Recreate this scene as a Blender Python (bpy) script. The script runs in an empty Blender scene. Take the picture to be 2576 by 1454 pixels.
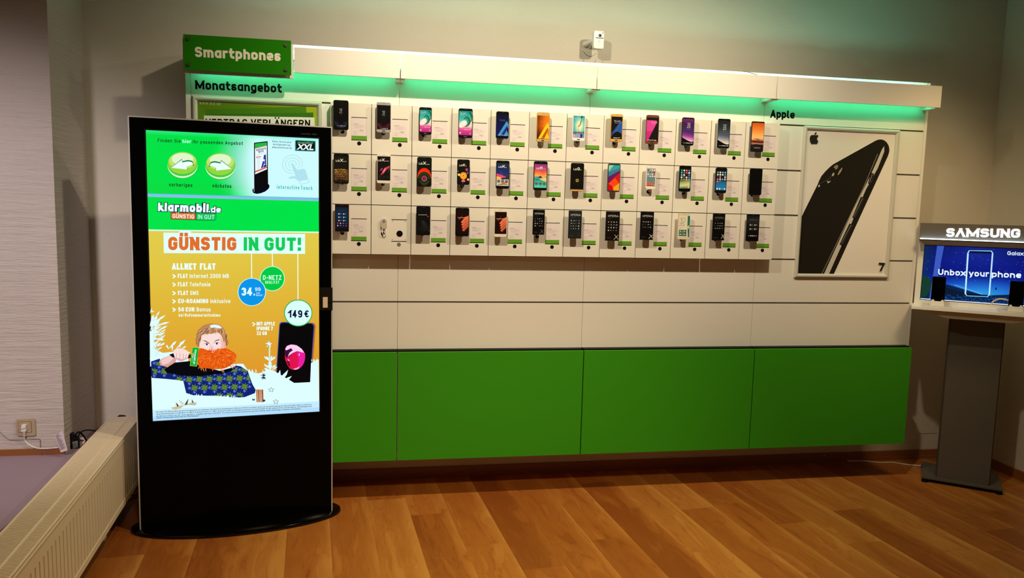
import bpy, bmesh, math, random
from mathutils import Vector, Matrix

# ------------------------------------------------------------------ camera, world, lights, exposure
SC = bpy.context.scene
COL = SC.collection
F, W, H = 1897.4, 2576, 1454
CAM = Vector((0.2321, -3.9461, 1.5767))
ROT = (1.4616, -0.0253, -0.1752)
cd = bpy.data.cameras.new('camera')
cd.sensor_width = 36.0
cd.lens = 36.0 * F / W
cd.clip_start = 0.05
co = bpy.data.objects.new('camera', cd)
co.location = CAM
co.rotation_euler = ROT
COL.objects.link(co)
SC.camera = co
wd = bpy.data.worlds.new('world')
SC.world = wd
wd.use_nodes = True
wd.node_tree.nodes['Background'].inputs[0].default_value = (1.0, 0.72, 0.45, 1)
wd.node_tree.nodes['Background'].inputs[1].default_value = 0.04
SC.view_settings.view_transform = 'Standard'
SC.view_settings.look = 'None'
SC.view_settings.gamma = 1.0
SC.view_settings.exposure = 0.0
SC.view_settings.use_curve_mapping = False


def lamp(name, kind, loc, power, col, radius=0.04, target=None, size=150, blend=0.7):
    l = bpy.data.lights.new(name, kind)
    l.energy = power
    l.color = col
    if kind == 'SPOT':
        l.spot_size = math.radians(size)
        l.spot_blend = blend
    if kind == 'AREA':
        l.shape = 'RECTANGLE'
        l.size, l.size_y = radius
    else:
        l.shadow_soft_size = radius
    o = bpy.data.objects.new(name, l)
    o.location = loc
    if target is not None:
        o.rotation_euler = (Vector(target) - Vector(loc)).to_track_quat('-Z', 'Y').to_euler()
    COL.objects.link(o)
    return o


WARM = (1.0, 0.85, 0.61)
lamp('ceiling_spot_centre', 'SPOT', (0.45, -1.26, 2.93), 130, WARM, 0.035, (0.72, -0.05, 1.15), 139, 1.0)
lamp('ceiling_spot_right', 'SPOT', (1.97, -1.26, 2.93), 122, (1.0, 0.84, 0.58), 0.035, (1.60, -0.05, 1.15), 135, 1.0)
lamp('corner_fill_spot', 'SPOT', (3.2, -1.26, 2.90), 125, (1.0, 0.72, 0.36), 0.30, (3.50, 0.3, 1.35), 62, 1.0)  # unseen fill spot, added to brighten the wall at the right end
lamp('ceiling_lamp_room', 'SPOT', (1.05, -3.1, 2.93), 330, (1.0, 0.76, 0.44), 0.10, (1.0, -0.75, 0.0), 52, 1.0)
lamp('ceiling_lamp_left', 'SPOT', (0.1, -3.0, 2.93), 115, (1.0, 0.64, 0.30), 0.10, (-0.35, -1.3, 0.0), 80, 1.0)
lamp('window_lamp', 'SPOT', (-1.47, -2.6, 2.30), 190, (1.0, 0.86, 0.86), 0.10, (-1.72, 0.0, 1.0), 61, 1.0)

# ------------------------------------------------------------------ helpers
def lin(c):
    return c / 12.92 if c <= 0.04045 else ((c + 0.055) / 1.055) ** 2.4


def rgb(*c):
    """0..255 sRGB -> linear rgba"""
    if len(c) == 1:
        c = c[0]
    return (lin(c[0] / 255), lin(c[1] / 255), lin(c[2] / 255), 1.0)


def mixc(a, b, t):
    t = max(0.0, min(1.0, t))
    return tuple(a[i] + (b[i] - a[i]) * t for i in range(3))


def ramp(stops, t):
    if t <= stops[0][0]:
        return stops[0][1]
    for (a, ca), (b, cb) in zip(stops, stops[1:]):
        if t <= b:
            return mixc(ca, cb, (t - a) / (b - a))
    return stops[-1][1]


CM = Matrix.Identity(3)
from mathutils import Euler
CM = Euler(ROT).to_matrix()


def ray(u, v):
    return CM @ Vector(((u - W / 2) / F, -(v - H / 2) / F, -1.0))


def hit(u, v, n, p):
    r = ray(u, v)
    return CAM + r * (n.dot(p - CAM) / n.dot(r))


MATS = {}


def mat(name, col, rough=0.5, metal=0.0, emit=None, estr=0.0, spec=0.5, coat=0.0):
    if name in MATS:
        return MATS[name]
    m = bpy.data.materials.new(name)
    m.use_nodes = True
    b = m.node_tree.nodes['Principled BSDF']
    b.inputs['Base Color'].default_value = col if len(col) == 4 else (*col, 1)
    b.inputs['Roughness'].default_value = rough
    b.inputs['Metallic'].default_value = metal
    b.inputs['Specular IOR Level'].default_value = spec
    b.inputs['Coat Weight'].default_value = coat
    if emit:
        b.inputs['Emission Color'].default_value = emit if len(emit) == 4 else (*emit, 1)
        b.inputs['Emission Strength'].default_value = estr
    MATS[name] = m
    return m


def noisy(name, col, col2, rough, scale, bump, stretch=(1, 1, 1), detail=6.0, dist=0.002, thresh=None):
    """painted / plastered surface: two close tones and a bump, both from noise in object space"""
    m = mat(name, col, rough)
    nt = m.node_tree
    b = nt.nodes['Principled BSDF']
    tc = nt.nodes.new('ShaderNodeTexCoord')
    mp = nt.nodes.new('ShaderNodeMapping')
    mp.inputs['Scale'].default_value = stretch
    n = nt.nodes.new('ShaderNodeTexNoise')
    n.inputs['Scale'].default_value = scale
    n.inputs['Detail'].default_value = detail
    n.inputs['Roughness'].default_value = 0.65
    n2 = nt.nodes.new('ShaderNodeTexNoise')
    n2.inputs['Scale'].default_value = 2.3
    n2.inputs['Detail'].default_value = 3
    mx = nt.nodes.new('ShaderNodeMix')
    mx.data_type = 'RGBA'
    mx.inputs[6].default_value = col
    mx.inputs[7].default_value = col2
    bp = nt.nodes.new('ShaderNodeBump')
    bp.inputs['Strength'].default_value = bump
    bp.inputs['Distance'].default_value = dist
    L = nt.links.new
    L(tc.outputs['Object'], mp.inputs[0])
    L(mp.outputs[0], n.inputs['Vector'])
    L(tc.outputs['Object'], n2.inputs['Vector'])
    L(n2.outputs['Fac'], mx.inputs[0])
    L(mx.outputs[2], b.inputs['Base Color'])
    src = n.outputs['Fac']
    if thresh:
        cr = nt.nodes.new('ShaderNodeValToRGB')
        cr.color_ramp.elements[0].position = thresh[0]
        cr.color_ramp.elements[1].position = thresh[1]
        L(src, cr.inputs[0])
        src = cr.outputs[0]
    L(src, bp.inputs['Height'])
    L(bp.outputs[0], b.inputs['Normal'])
    return m


def attr_mat(name, emissive, rough=0.45, strength=1.0):
    m = mat(name, (0, 0, 0, 1), rough)
    nt = m.node_tree
    b = nt.nodes['Principled BSDF']
    a = nt.nodes.new('ShaderNodeAttribute')
    a.attribute_name = 'Col'
    if emissive:
        nt.links.new(a.outputs['Color'], b.inputs['Emission Color'])
        b.inputs['Emission Strength'].default_value = strength
        b.inputs['Specular IOR Level'].default_value = 0.15
    else:
        nt.links.new(a.outputs['Color'], b.inputs['Base Color'])
        b.inputs['Specular IOR Level'].default_value = 0.12
    return m


M_LAM = mat('white_laminate', rgb(226, 222, 214), 0.42)
M_LAM2 = mat('white_panel_enamel', rgb(228, 222, 210), 0.38)
M_GREEN = mat('green_laminate', rgb(54, 142, 20), 0.5, spec=0.2)
M_SIGN = mat('green_acrylic', rgb(36, 122, 12), 0.2, spec=0.2)
M_BLACK = mat('black_plastic', rgb(10, 10, 10), 0.5, spec=0.15)
M_SLOT = mat('slot_black', rgb(12, 9, 7), 0.6, spec=0.1)
M_GLOSS = mat('black_gloss', rgb(4, 4, 4), 0.16, spec=0.06)
M_GLOSSB = mat('black_gloss_base', rgb(3, 3, 3), 0.05, spec=0.5)
M_SILV = mat('silver_trim', rgb(200, 198, 192), 0.4, 0.35)
M_STEEL = mat('brushed_steel', rgb(150, 146, 138), 0.34, 1.0)
M_GROOVE = mat('groove_insert_grey', rgb(120, 112, 98), 0.6)  # dark aluminium insert in the slat grooves
M_WHITEPL = mat('white_plastic', rgb(232, 230, 226), 0.35)
M_BEIGE = mat('beige_plastic', rgb(176, 158, 128), 0.4)
M_RAD = mat('radiator_enamel', rgb(230, 214, 184), 0.4)
M_RADIN = mat('radiator_inside', rgb(22, 19, 16), 0.8)
M_VINYL = mat('black_vinyl', rgb(8, 9, 8), 0.5, spec=0.1)
M_CREAM = mat('cream_lettering', rgb(236, 232, 214), 0.5)
M_POST = mat('grey_post', rgb(88, 84, 76), 0.5, 0.3)
M_SCREEN = attr_mat('lit_screen', True, 0.25, 1.0)
M_PRINT = attr_mat('printed_picture', False, 0.35)
M_LED = mat('led_green', (0.02, 0.2, 0.1, 1), 0.5, emit=(0.03, 1.0, 0.42, 1), estr=8.0)
M_LEDUP = mat('led_green_up', (0.02, 0.2, 0.1, 1), 0.5, emit=(0.30, 1.0, 0.74, 1), estr=21.0)
M_LETW = mat('lit_letter', (1, 1, 1, 1), 0.5, emit=(0.95, 0.98, 1.0, 1), estr=1.6)
M_WALL = noisy('plaster_white', rgb(214, 207, 196), rgb(206, 198, 186), 0.75, 16, 0.40, (1, 1, 2.0), 9, 0.005)
M_PIER = noisy('plaster_combed', rgb(214, 205, 200), rgb(206, 196, 190), 0.75, 12, 0.8, (0.42, 0.42, 5.0), 10, 0.010, (0.25, 0.85))
M_CEIL = noisy('ceiling_paint', rgb(215, 206, 190), rgb(208, 198, 182), 0.8, 40, 0.1)
M_WOODB = noisy('baseboard_wood', rgb(150, 92, 48), rgb(128, 76, 38), 0.45, 8, 0.05, (1, 12, 12))
M_PLAT = noisy('platform_lino', rgb(158, 138, 156), rgb(148, 128, 148), 0.5, 9, 0.05)

INV = {}          # name -> inverse world matrix of a thing


def thing(name, label, cat, loc=(0, 0, 0), rz=0.0, group=None):
    o = bpy.data.objects.new(name, None)
    o.empty_display_size = 0.1
    COL.objects.link(o)
    o.location = loc
    o.rotation_euler = (0, 0, rz)
    o['label'] = label
    o['category'] = cat
    if group:
        o['group'] = group
    INV[o.name] = (Matrix.Translation(Vector(loc)) @ Matrix.Rotation(rz, 4, 'Z')).inverted()
    return o


def root_of(o):
    while o.parent:
        o = o.parent
    return o


def link(name, bm, mats, parent=None, smooth=False, local=False, bevel=0.0):
    """one mesh object; verts are given in world space unless local"""
    me = bpy.data.meshes.new(name)
    if bevel:
        bmesh.ops.bevel(bm, geom=[e for e in bm.edges if len(e.link_faces) == 2 and e.calc_face_angle(0) > 0.6], offset=bevel, segments=2, profile=0.7, affect='EDGES')
    if parent is not None and not local:
        bm.transform(INV[root_of(parent).name])
    bm.normal_update()
    bm.to_mesh(me)
    bm.free()
    for m in (mats if isinstance(mats, (list, tuple)) else [mats]):
        me.materials.append(m)
    if smooth:
        for p in me.polygons:
            p.use_smooth = True
        try:
            me.set_sharp_from_angle(angle=math.radians(35))
        except Exception:
            pass
    o = bpy.data.objects.new(name, me)
    COL.objects.link(o)
    if parent is not None:
        o.parent = parent
    return o


def tag(o, label, cat, group=None, kind=None):
    if label:
        o['label'] = label
        o['category'] = cat
    if group:
        o['group'] = group
    if kind:
        o['kind'] = kind
    return o


def struct(o):
    o['kind'] = 'structure'
    return o


class Frame:
    """a local frame: origin, x axis, z axis (up) and outward normal n"""
    def __init__(s, o, ang=0.0):
        s.o = Vector(o)
        s.ex = Vector((math.cos(ang), math.sin(ang), 0))
        s.n = Vector((s.ex.y, -s.ex.x, 0))
        s.ez = Vector((0, 0, 1))
        s.ang = ang

    def p(s, x, z, d=0.0):
        return s.o + s.ex * x + s.ez * z + s.n * d

    def at(s, u, v, d=0.0):
        """where the line of sight through photo pixel (u,v) meets this frame's plane at depth d"""
        P = hit(u, v, s.n, s.o + s.n * d) - s.o
        return (P.dot(s.ex), P.z)


WALLF = Frame((0, 0, 0))     # the slat wall plane: x right, z up, n towards the room


def BM():
    return bmesh.new()


def box(bm, fr, x0, x1, z0, z1, d0, d1, mi=0):
    """box in a frame: x range, z range, depth range along the outward normal"""
    vs = [bm.verts.new(fr.p(x, z, d)) for d in (d0, d1) for z in (z0, z1) for x in (x0, x1)]
    for f in ((0, 2, 3, 1), (4, 5, 7, 6), (0, 1, 5, 4), (2, 6, 7, 3), (0, 4, 6, 2), (1, 3, 7, 5)):
        fc = bm.faces.new([vs[i] for i in f])
        fc.material_index = mi
    return vs


def prism(bm, fr, pts, d0, d1, mi=0):
    """extrude an (x,z) outline along the normal from d0 to d1"""
    a = [bm.verts.new(fr.p(x, z, d0)) for x, z in pts]
    b = [bm.verts.new(fr.p(x, z, d1)) for x, z in pts]
    n = len(pts)
    fs = [bm.faces.new(a[::-1]), bm.faces.new(b)]
    for i in range(n):
        fs.append(bm.faces.new([a[i], a[(i + 1) % n], b[(i + 1) % n], b[i]]))
    for f in fs:
        f.material_index = mi
    bmesh.ops.recalc_face_normals(bm, faces=fs)


def rrect(x0, x1, z0, z1, r, seg=6):
    out = []
    for cx, cz, a0 in ((x1 - r, z1 - r, 0), (x0 + r, z1 - r, 90), (x0 + r, z0 + r, 180), (x1 - r, z0 + r, 270)):
        for i in range(seg + 1):
            a = math.radians(a0 + 90 * i / seg)
            out.append((cx + r * math.cos(a), cz + r * math.sin(a)))
    return out


def ellipse(cx, cz, rx, rz, n=28):
    return [(cx + rx * math.cos(2 * math.pi * i / n), cz + rz * math.sin(2 * math.pi * i / n)) for i in range(n)]


def tube(bm, pts, r, seg=8, mi=0, smooth_n=0):
    """a round cord through points (Catmull-Rom smoothed)"""
    P = [Vector(p) for p in pts]
    if smooth_n:
        Q = []
        for i in range(len(P) - 1):
            p0, p1, p2, p3 = P[max(i - 1, 0)], P[i], P[i + 1], P[min(i + 2, len(P) - 1)]
            for k in range(smooth_n):
                t = k / smooth_n
                Q.append(0.5 * ((2 * p1) + (p2 - p0) * t + (2 * p0 - 5 * p1 + 4 * p2 - p3) * t * t + (3 * p1 - p0 - 3 * p2 + p3) * t ** 3))
        Q.append(P[-1])
        P = Q
    rings = []
    for i, p in enumerate(P):
        t = (P[min(i + 1, len(P) - 1)] - P[max(i - 1, 0)])
        if t.length < 1e-9:
            t = Vector((0, 0, 1))
        t.normalize()
        a = t.cross(Vector((0.13, 0.27, 0.95)))
        if a.length < 1e-3:
            a = t.cross(Vector((1, 0, 0)))
        a.normalize()
        b = t.cross(a)
        rr = r[i] if isinstance(r, (list, tuple)) else r
        rings.append([bm.verts.new(p + (a * math.cos(2 * math.pi * k / seg) + b * math.sin(2 * math.pi * k / seg)) * rr) for k in range(seg)])
    for A, B in zip(rings, rings[1:]):
        for k in range(seg):
            f = bm.faces.new([A[k], A[(k + 1) % seg], B[(k + 1) % seg], B[k]])
            f.material_index = mi
    bm.faces.new(rings[0][::-1]).material_index = mi
    bm.faces.new(rings[-1]).material_index = mi


# ------------------------------------------------------------------ a stroke alphabet (centre lines, * = sharp corner)
G = {
 '\u0245': (.62, '0,0 .5,1* 1,0'),
 'A': (.62, '0,0 .5,1* 1,0|.2,.3 .8,.3'), 'B': (.55, '.45,.53 0,.53 |0,1* .92,1 .92,.53 .4,.53|0,0* 1,0 1,.53 .4,.53|0,0 0,1* .3,1|0,0 .3,0'),
 'C': (.54, '1,.72 1,1 0,1 0,0 1,0 1,.28'), 'D': (.57, '0,0* 0,1* 1,1 1,0 0,0'), 'E': (.46, '1,1 0,1* 0,0* 1,0|0,.52 .85,.52'),
 'F': (.45, '1,1 0,1* 0,0|0,.5 .85,.5'), 'G': (.56, '1,.74 1,1 0,1 0,0 1,0 1,.48* .55,.48'), 'H': (.56, '0,0 0,1|1,0 1,1|0,.51 1,.51'),
 'I': (0, '0,0 0,1'), 'J': (.4, '1,1 1,0 0,0 0,.25'), 'K': (.56, '0,0 0,1|1,1 .06,.43|.34,.61 1,0'), 'L': (.44, '0,1 0,0* 1,0'),
 'M': (.92, '0,0 0,1* .5,.14* 1,1* 1,0'), 'N': (.57, '0,0 0,1* 1,0* 1,1'), 'O': (.58, '0,.5 0,1 1,1 1,0 0,0 0,.5z'), 'P': (.54, '0,0 0,1* 1,1 1,.45 0,.45'),
 'Q': (.58, '0,.5 0,1 1,1 1,0 0,0 0,.5z|.6,.3 1,-.06'), 'R': (.56, '0,0 0,1* 1,1 1,.47 0,.47|.52,.47 1,0'), 'S': (.54, '1,.78 1,1 0,1 0,.53 1,.53 1,0 0,0 0,.22'),
 'T': (.52, '0,1 1,1|.5,1 .5,0'), 'U': (.57, '0,1 0,0 1,0 1,1'), 'V': (.58, '0,1 .5,0* 1,1'), 'W': (.85, '0,1 .26,0* .5,.85* .74,0* 1,1'),
 'X': (.58, '0,0 1,1|0,1 1,0'), 'Y': (.56, '0,1 .5,.45* 1,1|.5,.45 .5,0'), 'Z': (.52, '0,1 1,1* 0,0* 1,0'),
 '0': (.52, '0,.5 0,1 1,1 1,0 0,0 0,.5z'), '1': (.3, '0,.74 1,1* 1,0'), '2': (.5, '0,.75 0,1 1,1 1,.55 0,0* 1,0'), '3': (.5, '0,.8 0,1 .96,1 .96,.53 .35,.53|.35,.53 1,.53 1,0 0,0 0,.2'),
 '4': (.55, '1,.27 0,.27* .68,1* .68,0'), '5': (.5, '.95,1 .08,1* 0,.55* 1,.62 1,0 0,0 0,.18'), '6': (.52, '.95,.84 .9,1 0,1 0,0 1,0 1,.58 0,.58'), '7': (.5, '0,1 1,1* .35,0'),
 '8': (.52, '.5,.53 0,.53 0,0 1,0 1,.53 .5,.53z|.5,.53 .06,.53 .06,1 .94,1 .94,.53 .5,.53z'), '9': (.52, '.05,.16 .1,0 1,0 1,1 0,1 0,.42 1,.42'),
 'a': (.48, '1,0 1,.7* 0,.7 0,0 1,0'), 'b': (.48, '0,1 0,0* 1,0 1,.7 0,.7'), 'c': (.44, '1,.52 1,.7 0,.7 0,0 1,0 1,.18'), 'd': (.48, '1,1 1,0* 0,0 0,.7 1,.7'),
 'e': (.48, '0,.34 1,.34* 1,.7 0,.7 0,0 .95,0 .95,.1'), 'f': (.32, '1,1 .35,1 .35,0|0,.7 1,.7'), 'g': (.48, '1,0 0,0 0,.7 1,.7* 1,-.28 0,-.28'), 'h': (.48, '0,0 0,1|0,.7 1,.7 1,0'),
 'i': (0, '0,0 0,.7|0,1.08 0,1.1'), 'j': (.15, '1,.7 1,-.28 0,-.28|1,1.0 1,1.02'), 'k': (.47, '0,0 0,1|.95,.7 .1,.3|.34,.42 1,0'), 'l': (0, '0,1 0,0'),
 'm': (.86, '0,0 0,.7* .5,.7 .5,0|.45,.7 1,.7 1,0'), 'n': (.48, '0,0 0,.7* 1,.7 1,0'), 'o': (.49, '0,.35 0,.7 1,.7 1,0 0,0 0,.35z'), 'p': (.48, '0,-.28 0,.7* 1,.7 1,0 0,0'),
 'q': (.48, '1,-.28 1,.7* 0,.7 0,0 1,0'), 'r': (.3, '0,0 0,.7* 1,.7'), 's': (.43, '1,.56 1,.7 0,.7 0,.36 1,.36 1,0 0,0 0,.14'), 't': (.34, '.3,1 .3,0 1,0|0,.7 1,.7'),
 'u': (.48, '0,.7 0,0 1,0|1,.7 1,0'), 'v': (.48, '0,.7 .5,0* 1,.7'), 'w': (.74, '0,.7 .26,0* .5,.62* .74,0* 1,.7'), 'x': (.48, '0,0 1,.7|0,.7 1,0'),
 'y': (.48, '0,.7 .5,0|1,.7 .34,-.28'), 'z': (.45, '0,.7 1,.7* 0,0* 1,0'), '.': (0, '0,0 0,.02'), ',': (.06, '1,.02 .5,-.1'), '!': (0, '0,1 0,.42|0,0 0,.02'),
 '-': (.22, '0,.42 1,.42'), ':': (0, '0,.06 0,.1|0,.52 0,.56'), "'": (0, '0,1 0,.75'), '>': (.36, '0,.85 1,.45* 0,.05'), '/': (.4, '0,0 1,1'), '+': (.45, '0,.4 1,.4|.5,.15 .5,.65'),
 '*': (.3, '.5,.6 .5,1|.1,.7 .9,.9|.1,.9 .9,.7'), '\u20ac': (.5, '1,.82 1,1 .25,1 .25,0 1,0 1,.18|0,.6 .8,.6|0,.4 .8,.4'), ' ': (.22, ''), '\u0192': (.5, '0,0 .5,1* 1,0'),
}
for b_, u_ in (('a', '\u00e4'), ('o', '\u00f6'), ('u', '\u00fc')):
    G[u_] = (G[b_][0], G[b_][1] + '|.2,1.0 .2,1.02|.8,1.0 .8,1.02')
for b_, u_ in (('A', '\u00c4'), ('O', '\u00d6'), ('U', '\u00dc')):
    G[u_] = (G[b_][0], G[b_][1] + '|.1,1.4 .1,1.42|.9,1.4 .9,1.42')


def glyph_strokes(ch):
    w, s = G.get(ch, G['-'])
    out = []
    for st in s.split('|'):
        st = st.strip()
        if not st:
            continue
        closed = st.endswith('z')
        pts = []
        for t in st.rstrip('z').split():
            sharp = t.endswith('*')
            x, y = t.rstrip('*').split(',')
            pts.append((float(x), float(y), sharp))
        out.append((pts, closed))
    return w, out


def roundline(pts, r, closed):
    """pts [(x,y,sharp)] -> plain polyline with rounded corners"""
    n = len(pts)
    out = []
    if closed:
        pts = pts[:-1]
        n -= 1
    for i, (x, y, s) in enumerate(pts):
        if (not closed and i in (0, n - 1)) or s or r <= 0:
            out.append((x, y))
            continue
        a, b = pts[i - 1], pts[(i + 1) % n]
        da, db = math.hypot(a[0] - x, a[1] - y), math.hypot(b[0] - x, b[1] - y)
        if da < 1e-6 or db < 1e-6:
            continue
        ca = (a[0] - x) / da
        cb = (b[0] - x) / db
        if abs(ca * (b[1] - y) / db - (a[1] - y) / da * cb) < 0.05:
            out.append((x, y))
            continue
        fa = da * (1.0 if (not closed and i - 1 == 0) else 0.5)
        fb = db * (1.0 if (not closed and i + 1 == n - 1) else 0.5)
        q = min(r, fa * .98, fb * .98)
        p0 = (x + (a[0] - x) / da * q, y + (a[1] - y) / da * q)
        p2 = (x + (b[0] - x) / db * q, y + (b[1] - y) / db * q)
        for k in range(6):
            t = k / 5
            h = .55
            c1 = (p0[0] + (x - p0[0]) * h, p0[1] + (y - p0[1]) * h)
            c2 = (p2[0] + (x - p2[0]) * h, p2[1] + (y - p2[1]) * h)
            out.append(tuple((1 - t) ** 3 * p0[j] + 3 * (1 - t) ** 2 * t * c1[j] + 3 * (1 - t) * t * t * c2[j] + t ** 3 * p2[j] for j in (0, 1)))
    if closed:
        out.append(out[0])
    return out


def strip(pl, w, closed=False, cap=False):
    """polyline -> left and right edge points with mitred joints"""
    q = [pl[0]]
    for p in pl[1:]:
        if math.hypot(p[0] - q[-1][0], p[1] - q[-1][1]) > 1e-5:
            q.append(p)
    pl = q
    n = len(pl)
    if n < 2:
        return [], []
    if cap and not closed:
        def ext(a_, b_):
            l_ = math.hypot(a_[0] - b_[0], a_[1] - b_[1]) or 1
            return (a_[0] + (a_[0] - b_[0]) / l_ * w / 2, a_[1] + (a_[1] - b_[1]) / l_ * w / 2)
        def od(a_, b_):
            l_ = math.hypot(a_[0] - b_[0], a_[1] - b_[1]) or 1
            return ((a_[0] - b_[0]) / l_, (a_[1] - b_[1]) / l_)
        raw = (od(pl[0], pl[1]), od(pl[-1], pl[-2]))
        ey = (pl[0][1], pl[-1][1])
        pl = [ext(pl[0], pl[1]) if cap[0] else pl[0]] + pl[1:-1] + [ext(pl[-1], pl[-2]) if cap[1] else pl[-1]]
    L, R = [], []
    for i in range(n):
        def d(a, b):
            x, y = b[0] - a[0], b[1] - a[1]
            l = math.hypot(x, y) or 1
            return x / l, y / l
        if closed:
            d0 = d(pl[i - 1] if i else pl[n - 2], pl[i])
            d1 = d(pl[i], pl[i + 1] if i < n - 1 else pl[1])
        else:
            d1 = d(pl[i], pl[i + 1]) if i < n - 1 else None
            d0 = d(pl[i - 1], pl[i]) if i else d1
            d1 = d1 or d0
        nx, ny = -(d0[1] + d1[1]), d0[0] + d1[0]
        l = math.hypot(nx, ny)
        if l < 1e-4:
            nx, ny, l = -d0[1], d0[0], 1
        nx, ny = nx / l, ny / l
        c = max(0.42, nx * -d0[1] + ny * d0[0])
        o = w / 2 / c
        L.append((pl[i][0] + nx * o, pl[i][1] + ny * o))
        R.append((pl[i][0] - nx * o, pl[i][1] - ny * o))
    if cap and not closed:                     # cut the ends of slanted strokes level with the line of writing
        for j, k_ in ((0, 1), (n - 1, n - 2)):
            if not cap[0 if j == 0 else 1]:
                continue
            dx, dy = raw[0 if j == 0 else 1]
            if abs(dy) < .62 or abs(dx) < .05:
                continue
            ty = ey[0 if j == 0 else 1] + (w / 2 if dy > 0 else -w / 2)
            for S in (L, R):
                x, y = S[j]
                t = (ty - y) / dy
                S[j] = (x + dx * t, ty)
    return L, R


def split_acute(pts, closed):
    if closed:
        return [pts]
    out, cur = [], [pts[0]]
    for i in range(1, len(pts) - 1):
        a, b, c = pts[i - 1], pts[i], pts[i + 1]
        cur.append(b)
        if b[2]:
            d0 = (b[0] - a[0], b[1] - a[1])
            d1 = (c[0] - b[0], c[1] - b[1])
            if (d0[0] * d1[0] + d0[1] * d1[1]) < -.12 * math.hypot(*d0) * math.hypot(*d1):
                out.append(cur)
                cur = [b]
    cur.append(pts[-1])
    out.append(cur)
    return out


def caps(pts):
    """which ends of a stroke get a square cap: those that reach the letter's own outline"""
    if len(pts) == 2 and math.hypot(pts[0][0] - pts[1][0], pts[0][1] - pts[1][1]) < .08:
        return (True, True)
    out = []
    for e_, n_ in ((pts[0], pts[1]), (pts[-1], pts[-2])):
        vert = abs(e_[1] - n_[1]) >= abs(e_[0] - n_[0]) * .5
        out.append(any(abs(e_[1] - q) < .01 for q in (0, .7, 1, -.28, .14, .85, .62)) if vert else any(abs(e_[0] - q) < .01 for q in (0, 1)))
    return tuple(out)


def text_quads(s, length, w, gap=None, rad=0.3, slant=0.0, fit=True):
    """quads of a word set in cap height 1, stretched to the given length (in cap heights)"""
    gap = w * .75 if gap is None else gap
    ws = [G.get(c, G['-'])[0] for c in s]
    fixed = sum((w if c != ' ' else 0) for c in s) + gap * (len(s) - 1)
    tot = sum(ws)
    k = max(.15, (length - fixed) / tot) if (fit and tot > 0) else 1.0
    k = max(k, .1)
    x = 0.0
    out = []
    for c, gw in zip(s, ws):
        gw2 = gw * k
        _, sts = glyph_strokes(c)
        for si, (pts, closed) in enumerate([(q_, c_) for p_, c_ in sts for q_ in split_acute(p_, c_)]):
            P = [(x + w / 2 + px * gw2, w / 2 + py * (1 - w), sh) for px, py, sh in pts]
            L, R = strip(roundline(P, max(rad, w * .5 + .015), closed), w, closed, caps(pts))
            for i in range(len(L) - 1):
                out.append(([(q[0] + slant * q[1], q[1]) for q in (L[i], L[i + 1], R[i + 1], R[i])], si + (.45 if i * 2 >= len(L) - 1 and len(L) > 3 else 0)))
        x += gw2 + (w if c != ' ' else 0) + gap
    return out, x - gap


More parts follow.
